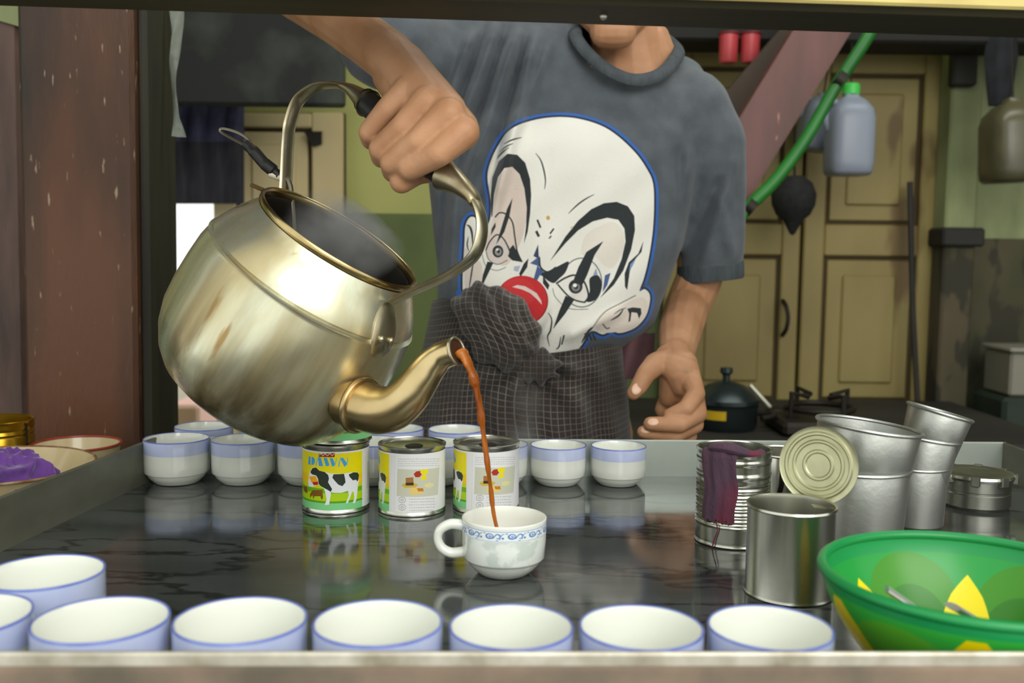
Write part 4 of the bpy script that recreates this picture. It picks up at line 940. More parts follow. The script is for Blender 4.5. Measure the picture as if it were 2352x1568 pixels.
def add_streaks(m):      # tea runs and scorch along the body, heavier towards the base
    N = m.node_tree.nodes; L = m.node_tree.links; b = N['Principled BSDF']
    tc = N.new('ShaderNodeTexCoord'); mp = N.new('ShaderNodeMapping'); mp.inputs['Scale'].default_value = (30, 30, 3.0); L.new(tc.outputs['Object'], mp.inputs[0])
    nz = N.new('ShaderNodeTexNoise'); nz.inputs['Scale'].default_value = 1.0; nz.inputs['Detail'].default_value = 6; L.new(mp.outputs[0], nz.inputs['Vector'])
    r = N.new('ShaderNodeMapRange'); r.inputs[1].default_value = 0.44; r.inputs[2].default_value = 0.66; L.new(nz.outputs['Fac'], r.inputs[0])
    sp = N.new('ShaderNodeSeparateXYZ'); L.new(tc.outputs['Object'], sp.inputs[0])
    zr = N.new('ShaderNodeMapRange'); zr.inputs[1].default_value = 0.17; zr.inputs[2].default_value = 0.03; zr.inputs[3].default_value = 0.12; zr.inputs[4].default_value = 0.95; L.new(sp.outputs['Z'], zr.inputs[0])
    mu = N.new('ShaderNodeMath'); mu.operation = 'MULTIPLY'; L.new(r.outputs[0], mu.inputs[0]); L.new(zr.outputs[0], mu.inputs[1])
    src = b.inputs['Base Color'].links[0].from_socket
    mx = N.new('ShaderNodeMix'); mx.data_type = 'RGBA'; L.new(mu.outputs[0], mx.inputs['Factor']); L.new(src, mx.inputs[6]); mx.inputs[7].default_value = rgba((112, 94, 60)); L.new(mx.outputs[2], b.inputs['Base Color'])
add_streaks(M['kettle'])
M['brass'] = mat('browned_spout_metal', (206, 186, 140), 0.24, 1.0, col2=(160, 126, 76), scale=9, rough2=0.4, stretch=(1, 1, 1))
M['strap'] = mat('worn_handle_metal', (206, 200, 176), 0.26, 1.0, col2=(150, 136, 104), scale=22, rough2=0.42)
M['kin'] = mat('tea_stained_inside', (74, 72, 68), 0.5, 0.4, col2=(52, 44, 36), scale=10, spots=(70, 40, 22), spot_scale=14, spot_lo=0.58)
M['grip'] = mat('black_bakelite', (22, 22, 22), 0.4)
s = 0.965
out = [(0.0, 0.0), (0.070, 0.0), (0.086, 0.004), (0.098, 0.013), (0.1065, 0.027), (0.1125, 0.045), (0.1155, 0.068), (0.1163, 0.095), (0.1157, 0.125), (0.1142, 0.148), (0.1125, 0.160), (0.1118, 0.1645), (0.1108, 0.1655), (0.1100, 0.1675), (0.1108, 0.1700), (0.1098, 0.1725), (0.1068, 0.1800), (0.1010, 0.1915), (0.0935, 0.2030), (0.0880, 0.2100), (0.0862, 0.2140)]
sz_ = KH/0.222; out = [(0, 0), (.062, 0), (.078, .003), (.091, .011), (.101, .023), (.1095, .040), (.1145, .060), (.1165, .085), (.116, .108), (.1140, .130), (.1115, .141), (.1112, .1440), (.1118, .1455), (.1092, .1468), (.1076, .1482), (.1090, .150), (.1080, .1525), (.1048, .159), (.0988, .169), (.0914, .1795), (.0863, .1860), (.0842, .1904)]; out = [(r/s, z/s) for r, z in out]
kb_ = MB().lathe([(r*s, z*s) for r, z in out], 96)
def dent(p):
    a = math.atan2(p[1], p[0]); k = 1.0
    for (aa, zz, w, h, d) in ((-1.9, .10, .35, .03, -.012), (-2.6, .06, .3, .02, .010), (-1.2, .13, .25, .02, -.006), (-2.2, .14, .2, .015, .006), (-1.5, .05, .3, .02, -.008)):
        k += d*math.exp(-((a-aa)/w)**2-((p[2]-zz)/h)**2)
    return np.array([p[0]*k, p[1]*k, p[2]])
kb_.xf(dent)
part('body', kb_, M['kettle'], kt, angle=50)
part('mouth_rim', MB().lathe([(r*s, z*sz_) for r, z in [(0.0861, 0.2135-.0002), (0.0885, 0.2160), (0.0888, 0.2200), (0.0874, 0.2220), (0.0852, 0.2212), (0.0842, 0.2180), (0.0846, 0.2120)]], 96), mat('brass_rim', (214, 196, 144), 0.25, 1.0, col2=(150, 122, 72), scale=14), kt, angle=70)
part('inner_wall', MB().lathe([(r*s*.97, z*sz_) for r, z in [(0.0868, 0.2122), (0.0866, 0.2080), (0.098, 0.190), (0.108, 0.165), (0.113, 0.10), (0.104, 0.03), (0.07, 0.004), (0, 0.004)]], 72), M['kin'], kt, angle=70)
# spout
sp_px = [(800, 918), (835, 932), (868, 941), (905, 936), (940, 908), (968, 870), (992, 838), (1018, 816), (1048, 806)]
sp = smooth_path([kp(*q) for q in sp_px], 6)
rr_ = np.interp(np.linspace(0, 1, len(sp)), [0, .1, .3, .5, .7, .85, 1], [60, 58, 53, 45, 37, 31, 29])*KS*0.98
m = MB().tube(sp, rr_, 28, ref=(0, 1, 0), cap=False)
part('spout', m, M['brass'], kt, angle=180)
e0 = np.array(sp[-1]); ed = np.array(sp[-1])-np.array(sp[-3]); ed /= np.linalg.norm(ed)
part('spout_lip', MB().tube([e0+ (np.array([0, 1, 0])*math.cos(t)+np.cross(ed, [0, 1, 0])*math.sin(t))*rr_[-1] for t in np.linspace(0, 2*PI, 28, endpoint=False)], 0.0016, 8, closed=True), M['strap'], kt)
part('spout_bore', MB().tube(sp[-8:], [r-0.0018 for r in rr_[-8:]], 24, ref=(0, 1, 0)), M['kin'], kt)
e1 = np.array(sp[5]); t1_ = np.array(sp[6])-np.array(sp[4]); t1_ /= np.linalg.norm(t1_)
part('spout_collar', MB().tube([e1+(np.array([0, 1, 0])*math.cos(t)+np.cross(t1_, [0, 1, 0])*math.sin(t))*(rr_[5]+.0005) for t in np.linspace(0, 2*PI, 40, endpoint=False)], 0.0035, 10, closed=True), M['brass'], kt)
# bail handle
hpts = [(652, 470), (656, 425), (661, 330), (667, 280), (688, 228), (732, 198), (785, 197), (815, 212)]
g0, g1 = (812, 210), (1024, 402)
strapL = smooth_path([kp(*q) for q in hpts], 6)
part('handle', MB().tube(strapL, [0.0088]*len(strapL), 14, ref=(0, 1, 0), flat=0.30), M['strap'], kt)
hr = [(1060, 425), (1086, 452), (1104, 492), (1106, 540), (1088, 588), (1044, 624), (985, 654), (930, 678), (903, 694)]
strapR = smooth_path([kp(*q) for q in hr], 6)
part('handle', MB().tube(strapR, [0.0086]*len(strapR), 14, ref=(0, 1, 0), flat=[0.42-0.14*i/len(strapR) for i in range(len(strapR))]), M['strap'], kt)
fl = smooth_path([kp(*q) for q in ((785, 197), (808, 207), (832, 226), (846, 238))], 5)
part('ferrule', MB().tube(fl, list(np.linspace(.0075, .0145, len(fl))), 18, ref=(0, 1, 0), flat=list(np.linspace(.45, 1.0, len(fl)))), M['strap'], kt)
fr = smooth_path([kp(*q) for q in ((1020, 402), (1040, 414), (1062, 430), (1084, 452), (1092, 470))], 5)
part('ferrule', MB().tube(fr, list(np.linspace(.0150, .0085, len(fr))), 18, ref=(0, 1, 0), flat=list(np.linspace(1.0, .5, len(fr)))), M['strap'], kt)
gp = smooth_path([kp(*q) for q in ((838, 230), (880, 268), (930, 318), (985, 372), (1026, 406))], 6)
part('grip', MB().tube(gp, [0.0128]*len(gp), 18, ref=(0, 1, 0)), M['grip'], kt)
# riveted bracket plates, one at each foot of the handle
for side in (1, -1):
    pl = []; 
    zc_, r_ = 0.157, 0.105
    for j in range(9):
        a = j/8*PI*2; pl.append((math.cos(a)*0.017, math.sin(a)*0.026))
    def shell(w, z, off):
        zz = zc_+z; rb = np.interp(zz/s, [q[1] for q in out[10:]], [q[0] for q in out[10:]])*s+off; a = (0 if side > 0 else PI)+w/rb
        return np.array([rb*math.cos(a), rb*math.sin(a), zz])
    n = 20; ring = [(math.cos(2*PI*k/n)*0.0165, math.sin(2*PI*k/n)*0.025) for k in range(n)]
    b = MB().loft([[shell(w*f, z*f, o_) for w, z in ring] for f, o_ in ((1, -.001), (1, .0012), (.9, .0022), (.5, .0026), (.02, .0026))])
    br_ = part('bracket', b, M['strap'], kt, angle=40)
    for w in (-.006, .008): part('rivet', MB().sphere(shell(w, -0.004, .0028), .0034, 12, 8), M['strap'], br_)
hg = kp(604, 458, 0.02); hg = np.array([-0.092, -0.03, 0.181])
part('hinge_lug', MB().tube([hg+np.array([-.012, -.004, .003]), hg+np.array([.0, 0, .006]), hg+np.array([.012, .002, .0075])], 0.0042, 10, flat=0.5), M['brass'], kt)
part('tea', MB().lathe([(0, 0), (0.098, 0)], 48).xf(lambda p: np.array([p[0], p[1], 0.085])), mat('dark_tea', (40, 16, 6), 0.05), kt, label='dark tea inside')

# strainer whose handle sticks out of the mouth ---------------------------------
sz = 1.015
ss = thing('tea_strainer', 'wire-handled tea strainer with black grip resting in the kettle mouth', 'strainer', at(640, 412, sz))
def sw(px, py, z=sz): return at(px, py, z)
M['wire'] = mat('dark_wire', (120, 116, 104), 0.3, 0.9)
loop = smooth_path([sw(566, 336), sw(540, 322), sw(512, 306), sw(506, 297), sw(520, 297), sw(548, 306), sw(572, 322), sw(578, 338)], 6)
part('wire_loop', MB().tube(loop, 0.0017, 8), M['wire'], ss, world=True)
gpth = [sw(562, 330), sw(585, 350), sw(606, 374), sw(628, 392), sw(642, 404)]
part('grip', MB().tube(smooth_path(gpth, 6), [.0052]*5+[.0062]*8+[.0066]*6+[.0048]*6, 12), M['grip'], ss, world=True)
part('ferrule', MB().tube([sw(620, 398), sw(652, 410)], .0042, 12), mat('pale_ferrule', (206, 198, 178), 0.4, 0.3), ss, world=True)
# the mesh cup hangs just inside the mouth
cin = kw(np.array([-0.045, 0.012, 0.135]))
shaft = [sw(640, 402), sw(668, 428, 1.01), cin+KU*0.006]
part('shaft', MB().tube(smooth_path(shaft, 5), .0024, 8), M['wire'], ss, world=True)
bm_ = MB().lathe([(0.0, -0.030), (0.014, -0.026), (0.024, -0.012), (0.027, 0.0), (0.0262, 0.0), (0.023, -.011), (0.013, -.024), (0, -.028)], 28)
Rk = np.stack([E1, E2, KU], 1); bm_.xf(lambda p: cin+Rk@p)
part('mesh_cup', bm_, M['wire'], ss, world=True)

# pouring tea -------------------------------------------------------------------
lowp = np.array([fc[0]-0.0015, fc[1]+0.006, T+0.0205])
st_px = [(1056, 806, .880), (1072, 828, .877), (1086, 862, .877), (1097, 905, .878), (1104, 950, .879), (1111, 1000, .881), (1119, 1060, .882), (1127, 1120, .884), (1135, 1185, .886)]
spts = [at(*q) for q in st_px]+[lowp]
path = smooth_path(spts, 7); n_ = len(path)
rad = np.interp(np.linspace(0, 1, n_), [0, .1, .25, .45, .6, .8, 1], np.array([17, 16, 12.5, 10, 8.5, 7, 5])*0.88/F)
rad = [r*(1+0.10*math.sin(i*0.9)+0.06*math.sin(i*2.3)) for i, r in enumerate(rad)]
ts = thing('tea_stream', 'thin amber stream of tea falling from the spout to the patterned cup', 'tea', lowp)
part('stream', MB().tube(path, rad, 14, flat=[0.62+0.2*math.sin(i*.5) for i in range(n_)]), M['tea'], ts, world=True, angle=180)

# steam ---------------------------------------------------------------------------
def steam(name, label, c, r, dens, M3=None, scale=18):
    o = link(name, MB().sphere((0, 0, 0), r, 20, 12, M3=M3).mesh(name, []), None, [float(v) for v in c]); o['kind'] = 'stuff'; o['label'] = label; o['category'] = 'steam'
    m = bpy.data.materials.new(name); m.use_nodes = True; N = m.node_tree.nodes; L = m.node_tree.links; N.remove(N['Principled BSDF'])
    v = N.new('ShaderNodeVolumePrincipled'); v.inputs['Color'].default_value = (.95, .95, .93, 1); v.inputs['Anisotropy'].default_value = 0.2
    tc = N.new('ShaderNodeTexCoord'); nz = N.new('ShaderNodeTexNoise'); nz.inputs['Scale'].default_value = scale; nz.inputs['Detail'].default_value = 3; L.new(tc.outputs['Object'], nz.inputs['Vector'])
    ln = N.new('ShaderNodeVectorMath'); ln.operation = 'LENGTH'; sc2 = N.new('ShaderNodeVectorMath'); sc2.operation = 'MULTIPLY_ADD'
    tg = N.new('ShaderNodeVectorMath'); tg.operation = 'MULTIPLY_ADD'; tg.inputs[1].default_value = (2, 2, 2); tg.inputs[2].default_value = (-1, -1, -1)
    L.new(tc.outputs['Generated'], tg.inputs[0]); L.new(tg.outputs[0], ln.inputs[0])
    fall = N.new('ShaderNodeMapRange'); fall.inputs[1].default_value = 0.95; fall.inputs[2].default_value = 0.1; fall.inputs[3].default_value = 0; fall.inputs[4].default_value = 1; L.new(ln.outputs['Value'], fall.inputs[0])
    nr = N.new('ShaderNodeMapRange'); nr.inputs[1].default_value = 0.4; nr.inputs[2].default_value = 0.7; L.new(nz.outputs['Fac'], nr.inputs[0])
    mu = N.new('ShaderNodeMath'); mu.operation = 'MULTIPLY'; L.new(fall.outputs[0], mu.inputs[0]); L.new(nr.outputs[0], mu.inputs[1])
    m2 = N.new('ShaderNodeMath'); m2.operation = 'MULTIPLY'; L.new(mu.outputs[0], m2.inputs[0]); m2.inputs[1].default_value = dens; L.new(m2.outputs[0], v.inputs['Density'])
    N.remove(sc2)
    L.new(v.outputs[0], N['Material Output'].inputs['Volume']); o.data.materials.append(m); return o
steam('steam', 'faint steam rising from the open kettle mouth', KC+KU*0.0, (0.080, 0.080, 0.034), 80.0, M3=np.stack([E1, E2, KU], 1))
steam('steam', 'wisp of steam drifting up beside the poured tea', at(1205, 985, 1.0), (0.024, 0.02, 0.075), 30.0)
# ------------------------------------------------------------ the man
M['skin'] = mat('warm_skin', (188, 142, 108), 0.5, col2=(164, 118, 84), scale=22, lo=0.3, hi=0.7, sss=0.12, bump=0.10, bscale=240, stretch=(1, 1, 1), spec=0.35)
M['nail'] = mat('finger_nail', (222, 180, 152), 0.3, sss=0.1)
M['hair'] = mat('black_hair', (20, 18, 16), 0.55)
pm = thing('person', 'man in a dark grey clown-print T-shirt and checked longyi pouring tea', 'person', (0.05, 1.55, 0.0))
B = MB()
def ch(*pts): B.cone_chain([(at(x, y, z), r) for x, y, z, r in pts])
# trunk, neck, head
hips = at(1205, 880, 1.53); 
B.cone_chain([(at(1205, 900, 1.54), .088), (at(1225, 700, 1.54), .085), (at(1270, 480, 1.55), .085), (at(1310, 330, 1.56), .078)])
B.cone_chain([(at(1120, 880, 1.54), .066), (at(1120, 700, 1.54), .062), (at(1130, 480, 1.55), .066), (at(1130, 280, 1.55), .056)])
B.cone_chain([(at(1300, 880, 1.54), .066), (at(1360, 700, 1.54), .062), (at(1430, 480, 1.55), .066), (at(1470, 310, 1.55), .056)])
B.cone_chain([(at(1040, 140, 1.54), .042), (at(1300, 190, 1.56), .055), (at(1500, 240, 1.56), .046), (at(1590, 262, 1.55), .044)])
B.cone_chain([(at(1450, 240, 1.545), .070), (at(1440, 120, 1.545), .056), (at(1425, 20, 1.54), .054)])
ch((1520, 200, 1.555, .040), (1470, 110, 1.555, .05))
B.sphere(at(1412, -110, 1.535), (.076, .094, .105), 24, 16)
B.sphere(at(1412, -20, 1.50), (.060, .066, .070), 20, 12)
ch((1352, 10, 1.50, .030), (1408, 72, 1.455, .026)); ch((1470, 10, 1.51, .030), (1408, 72, 1.455, .026)); ch((1392, 74, 1.452, .024), (1424, 74, 1.452, .024))
ch((1410, -48, 1.445, .012), (1410, -76, 1.450, .009), (1410, -110, 1.462, .007))
for sx in (-1, 1): B.sphere(at(1412+sx*116, -80, 1.55), (.010, .020, .030), 12, 8)
# legs down to the floor
for sx in (-1, 1):
    kx = 0.02+sx*0.085
    B.cone_chain([((kx, 1.53, 0.86), .085), ((kx+.01, 1.55, 0.48), .058), ((kx+.01, 1.58, 0.10), .038), ((kx+.01, 1.57, 0.045), .036)]); B.cone_chain([((kx+.01, 1.58, 0.04), .036), ((kx+.015, 1.42, 0.03), .028)])
# lowered left arm and open hand
ch((1590, 262, 1.55, .044), (1630, 420, 1.565, .042), (1606, 640, 1.59, .037), (1578, 705, 1.565, .0355), (1562, 760, 1.49, .033), (1556, 805, 1.43, .026), (1556, 826, 1.405, .024))
zl = 1.375
ch((1552, 815, 1.41, .024), (1556, 850, zl, .023), (1566, 880, zl+.005, .020))
ch((1535, 822, 1.40, .020), (1545, 870, zl+.01, .019), (1540, 910, zl+.022, .017))
ch((1570, 835, zl+.01, .020), (1584, 872, zl, .0165), (1582, 920, zl+.01, .015))
ch((1552, 860, zl+.02, .020), (1548, 900, zl+.03, .019), (1552, 945, zl+.035, .016), (1566, 985, zl+.02, .014))
ch((1540, 905, zl+.03, .014), (1524, 940, zl+.035, .0125), (1535, 955, zl+.035, .011))
# thumb: off the side of the palm, reaching left
ch((1540, 826, 1.395, .019), (1506, 836, 1.375, .0165), (1484, 858, 1.360, .0135), (1467, 888, 1.352, .0118), (1455, 903, 1.350, .0096))
ch((1520, 832, 1.385, .017), (1545, 842, 1.375, .020), (1575, 848, 1.37, .0175))
# index, middle, ring, little
ch((1582, 858, zl-.005, .0155), (1599, 905, zl-.022, .0128), (1575, 938, zl-.04, .0112), (1538, 953, zl-.038, .0092))
ch((1588, 885, zl, .0155), (1603, 950, zl-.022, .0128), (1560, 975, zl-.045, .0115), (1494, 973, zl-.05, .0098))
ch((1588, 915, zl+.006, .015), (1596, 975, zl-.014, .0125), (1550, 1000, zl-.035, .0112), (1478, 992, zl-.038, .0092))
ch((1580, 945, zl+.012, .014), (1582, 1002, zl-.004, .0115), (1550, 1022, zl-.02, .0102), (1508, 1018, zl-.024, .0088))
# raised right arm gripping the kettle handle
def zg(px, py): return float(project(kw(kp(px, py)))[2])
zW = zg(905, 250)
ch((1040, 140, 1.54, .042), (905, 112, 1.44, .042), (785, 30, 1.36, .036), (600, -85, 1.25, .040))
ch((600, -85, 1.25, .040), (690, -22, 1.16, .036), (775, 40, 1.05, .0290), (840, 90, 1.005, .0262), (893, 130, zW+.012, .0255), (912, 150, zW+.006, .0255))
def hc(*pts): B.cone_chain([(at(x, y, zg(x, y)+d), r*0.96) for x, y, d, r in pts])
# back of the hand, from wrist to each knuckle
hc((905, 140, 0.0, .0250), (940, 196, -.012, .0200)); hc((912, 142, 0.0, .0245), (985, 226, -.020, .0185)); hc((925, 146, 0.004, .0225), (1030, 256, -.018, .0180)); hc((930, 142, 0.010, .0190), (1058, 296, -.008, .0180))
hc((900, 175, .004, .020), (925, 215, -.008, .0185)); hc((950, 190, .0, .021), (1000, 262, -.006, .019), (1030, 310, -.002, .017)); hc((905, 190, -.012, .014), (960, 235, -.016, .016), (1010, 280, -.018, .016))
# fingers: little (top) to index (bottom); proximal, then curled round the grip
hc((940, 205, -.024, .0150), (893, 248, -.034, .0118), (848, 304, -.028, .0108), (852, 322, -.004, .0100), (880, 300, .018, .0090))
hc((982, 232, -.030, .0155), (930, 288, -.038, .0125), (874, 342, -.031, .0118), (876, 362, -.006, .0105), (912, 330, .018, .0095))
hc((1030, 262, -.028, .0160), (965, 322, -.038, .0128), (900, 374, -.031, .0118), (902, 394, -.006, .0108), (945, 362, .018, .0096))
hc((1062, 304, -.018, .0165), (1010, 350, -.032, .0132), (942, 386, -.028, .0120), (938, 402, -.004, .0105), (985, 398, .018, .0096))
# thumb passing below the grip
hc((930, 160, .018, .018), (975, 260, .030, .017), (985, 350, .030, .0145), (950, 398, .006, .0130), (922, 417, -.014, .0118))
body = remesh(B, 0.0020, 2, 0.5)
body.materials.append(M['skin'])
off = np.array(pm.location); v = mverts(body)
# little knuckle, tendon and crease relief on the hands
set_verts(body, v-off)
bo_ = link('body', body, pm)
thumb_red = None
def nail(c, n, t, w, l, label=None):
    n = np.array(n, float); n /= np.linalg.norm(n); t = np.array(t, float); t -= n*t.dot(n); t /= np.linalg.norm(t); b = np.cross(n, t)
    part('nail', MB().sphere(c, (w, l, .0014), 12, 8, M3=np.stack([b, t, n], 1)), M['nail'], pm, world=True)
nail(at(1462, 893, 1.341), (0.1, -1, .35), (-.5, 0, -1), .0066, .0085)
nail(at(1500, 969, 1.3165), (-.1, -1, .5), (-1, -.1, 0), .0052, .0075)
nail(at(1484, 987, 1.329), (-.1, -1, .5), (-1, -.1, 0), .0050, .0072)
# face and hair (behind the overhead timber)
hd = at(1412, -110, 1.535)
part('hair', MB().sphere(hd+np.array([0, .016, .022]), (.084, .100, .104), 28, 18).xf(lambda p: p if p[2] > hd[2]+0.03 or p[1] > hd[1]+.03 else np.array([p[0], max(p[1], hd[1]+.0), max(p[2], hd[2]-.02)])), M['hair'], pm, world=True, angle=180)
for sx in (-1, 1):
    ey = hd+np.array([sx*.031, -.083, -.004])
    part('eye', MB().sphere(ey, (.014, .009, .008), 14, 10), mat('eye_white', (225, 220, 210), 0.2), pm, world=True)
    part('pupil', MB().sphere(ey+np.array([0, -.0065, 0]), (.0055, .004, .0055), 12, 8), M['hair'], pm, world=True)
    part('eyebrow', MB().tube([ey+np.array([-.016, -.006, .016]), ey+np.array([0, -.010, .021]), ey+np.array([.016, -.006, .017])], .003, 8), M['hair'], pm, world=True)
mo = at(1410, -8, 1.431); part('mouth', MB().tube([mo+np.array([-.022, .006, 0]), mo+np.array([0, -.001, -.001]), mo+np.array([.022, .006, 0])], .0048, 10, flat=.6), mat('lips', (150, 84, 70), 0.45), pm, world=True)

# T-shirt ----------------------------------------------------------------------
S = MB()
def ring(y, xl, xr, zc, dep, n=48, e=0.85, tilt=0.0, z=None):
    out = []
    for k in range(n):
        a = 2*PI*k/n; ca, sa = math.cos(a), math.sin(a)
        fx = math.copysign(abs(ca)**e, ca); fy = math.copysign(abs(sa)**e, sa)
        px = (xl+xr)/2+(xr-xl)/2*fx; py = y+tilt*fx
        out.append(at(px, py, zc+fy*dep))
    return out
rows = [(215, 1010, 1580, 1.545, .050), (245, 985, 1600, 1.545, .076), (285, 975, 1618, 1.54, .092), (330, 974, 1618, 1.54, .102), (400, 982, 1604, 1.54, .108), (480, 990, 1588, 1.54, .110), (560, 998, 1568, 1.535, .110), (640, 1006, 1540, 1.53, .110), (700, 1004, 1518, 1.53, .112), (745, 1000, 1504, 1.53, .112), (775, 996, 1470, 1.53, .106), (805, 994, 1420, 1.53, .098), (880, 990, 1400, 1.53, .092)]
S.loft([ring(y, a, b, c, d) for y, a, b, c, d in rows])
S.cone_chain([(at(1030, 150, 1.53), .070), (at(1200, 160, 1.54), .085), (at(1310, 168, 1.555), .080)])
S.cone_chain([(at(1290, 95, 1.545), .030), (at(1150, 75, 1.535), .050), (at(1030, 110, 1.53), .062)])
S.cone_chain([(at(1030, 215, 1.535), .066), (at(1180, 228, 1.54), .074), (at(1320, 240, 1.545), .078)])
S.cone_chain([(at(1545, 205, 1.555), .040), (at(1590, 245, 1.55), .056)]); S.cone_chain([(at(1330, 225, 1.54), .078), (at(1440, 262, 1.54), .085), (at(1560, 268, 1.545), .062)])
S.cone_chain([(at(1300, 130, 1.57), .055), (at(1440, 160, 1.60), .050), (at(1560, 195, 1.58), .045)])
# left sleeve down to its hem, right sleeve raised
S.cone_chain([(at(1585, 250, 1.545), .062), (at(1632, 330, 1.55), .056), (at(1640, 430, 1.56), .050)])
slv = []
for (x, y, z, r) in ((1640, 420, 1.558, .0505), (1640, 500, 1.565, .0495), (1637, 570, 1.572, .0500), (1632, 636, 1.58, .0500)):
    slv.append([at(x, y, z)+np.array([r*math.cos(t), r*.95*math.sin(t), 0.006*math.cos(t)]) for t in np.linspace(0, 2*PI, 32, endpoint=False)])
S.loft(slv)
S.cone_chain([(at(1030, 150, 1.53), .066), (at(960, 124, 1.49), .066), (at(882, 100, 1.43), .067)])
shirt = remesh(S, 0.0042, 22, 0.6)
v = mverts(shirt); nn = mnorms(shirt); X, Y_, _ = project(v)
front = np.clip(-nn[:, 1], 0, 1)
d = np.zeros(len(v))
def fold(x0, y0, x1, y1, w, a):      # one crease ridge between two points on the cloth front
    global d
    L_ = math.hypot(x1-x0, y1-y0); tx, ty = (x1-x0)/L_, (y1-y0)/L_
    s_ = (X-x0)*tx+(Y_-y0)*ty; q = (X-x0)*-ty+(Y_-y0)*tx
    env = np.clip(s_/(0.15*L_), 0, 1)*np.clip((L_-s_)/(0.25*L_), 0, 1)
    d = d+a*np.exp(-(q/w)**2)*env
for f_ in ((1235, 60, 1120, 560, 14, .010), (1200, 40, 1060, 470, 14, .010), (1150, 40, 1020, 400, 13, .009), (1090, 60, 1000, 330, 12, .008), (1265, 90, 1180, 330, 12, .007), (1215, 60, 1095, 520, 9, -.007), (1170, 40, 1042, 440, 9, -.007), (1120, 40, 1010, 360, 9, -.006),
           (1050, 420, 1030, 680, 12, .007), (1025, 400, 1005, 660, 9, -.005), (1700, 330, 1600, 640, 16, .005), (1660, 400, 1585, 560, 12, -.006), (1560, 330, 1570, 560, 16, -.006), (1590, 300, 1545, 640, 14, .005), (1640, 430, 1690, 620, 14, .004), (1290, 780, 1450, 700, 14, .005), (1230, 790, 1330, 640, 12, .004)):
    fold(*f_)
d += 0.0016*np.sin(X*0.045+Y_*0.02)*np.sin(Y_*0.03)
fr2 = np.clip((0.35-nn[:, 1])/0.6, 0, 1)
v[:, 1] -= np.where(X < 1270, 2.4, 1.7)*d*fr2
set_verts(shirt, v-off)
# print: a clown face, drawn flat and laid on the shirt front by a planar map
PW, PH, PX0, PY0 = 1000, 1200, 1030, 235
cv = Canvas(PW, PH, PX0, PY0, 2.0)
K = lambda pts: [(1040+x/2.704, 240+y/2.704) for x, y in pts]
headp = [(1066, 700), (1062, 640), (1066, 560), (1068, 520), (1078, 499), (1092, 500), (1104, 520), (1116, 520), (1126, 500), (1127, 462), (1119, 405), (1128, 365), (1145, 330), (1165, 302), (1200, 282), (1240, 270), (1285, 266), (1330, 270), (1380, 285), (1420, 310), (1460, 348), (1486, 384), (1502, 420), (1504, 480), (1500, 540), (1490, 600), (1480, 640), (1470, 668), (1482, 664), (1493, 674), (1495, 692), (1486, 725), (1465, 750), (1440, 762), (1420, 765), (1405, 759), (1385, 768), (1365, 760), (1352, 765), (1330, 800), (1300, 812), (1250, 818), (1160, 820), (1090, 780)]
def grow(p, k):
    q = smooth_path(p, 4, True); n = len(q); o = []
    for i in range(n):
        x0, y0 = q[i-1]; x1, y1 = q[(i+1) % n]; L_ = math.hypot(x1-x0, y1-y0)+1e-6; o.append((q[i][0]+(y1-y0)/L_*k, q[i][1]-(x1-x0)/L_*k))
    return o
cv.poly(grow(headp, 11), (52, 100, 176)); cv.poly(grow(headp, 4.5), (34, 40, 58)); cv.poly(grow(headp, 0), (236, 234, 224))
cv.poly([(1046, 668), (1058, 664), (1066, 690), (1066, 730), (1048, 720)], (52, 100, 176)); cv.poly([(1052, 690), (1066, 684), (1066, 760), (1050, 750)], (228, 222, 212))
BLK, GRY, BLU2 = (40, 46, 48), (110, 112, 112), (74, 96, 144)
cv.poly(smooth_path(K([(250, 700), (262, 560), (290, 450), (330, 395), (380, 390), (425, 440), (450, 540), (462, 650), (440, 800), (400, 900), (330, 1000), (240, 960), (200, 880), (230, 780)]), 4, True), (222, 206, 194))
cv.poly(smooth_path(K([(70, 900), (130, 950), (180, 1000), (170, 1150), (80, 1160)]), 4, True), (226, 214, 204))
cv.poly(smooth_path(K([(820, 820), (900, 760), (1000, 730), (1060, 790), (1060, 900), (1000, 1010), (940, 1000), (880, 940), (800, 930)]), 4, True), (230, 222, 210))
cv.poly(smooth_path(K([(890, 1330), (1000, 1270), (1160, 1200), (1215, 1230), (1200, 1310), (1120, 1390), (1000, 1415), (900, 1410)]), 4, True), (228, 218, 206))
cv.poly(K([(240, 700), (235, 560), (245, 450), (285, 350), (340, 305), (400, 310), (450, 360), (480, 460), (487, 560), (480, 680), (465, 790), (442, 862), (455, 760), (460, 640), (445, 520), (415, 430), (370, 385), (320, 395), (280, 450), (255, 560), (246, 690)]), BLK)
cv.poly(K([(605, 970), (700, 860), (780, 780), (870, 725), (960, 702), (1030, 715), (1068, 770), (1075, 850), (1050, 960), (1000, 1080), (915, 1200), (1000, 1120), (1060, 1030), (1110, 900), (1134, 780), (1130, 690), (1090, 630), (1020, 603), (940, 612), (860, 650), (780, 720), (700, 820)]), BLK)
for p, w in (([(515, 300), (545, 340), (565, 400), (576, 470), (570, 525)], 9), ([(880, 557), (835, 580), (790, 610), (750, 645), (718, 678)], 9), ([(525, 715), (545, 765)], 12), ([(518, 785), (535, 820)], 16), ([(628, 770), (604, 802)], 10), ([(612, 815), (598, 832)], 8), ([(430, 200), (370, 218), (316, 242)], 9), ([(376, 240), (330, 260), (290, 290)], 8), ([(350, 266), (310, 290), (276, 322)], 8), ([(325, 286), (300, 305), (272, 335)], 6),
             ([(590, 1290), (612, 1330), (606, 1400), (588, 1440), (600, 1500)], 10), ([(100, 1150), (115, 1050), (128, 970)], 9), ([(670, 1440), (660, 1500), (640, 1520)], 9), ([(690, 1430), (676, 1490)], 9)):
    cv.line(K(p), w/2.704, BLK, taper=len(p) > 2)
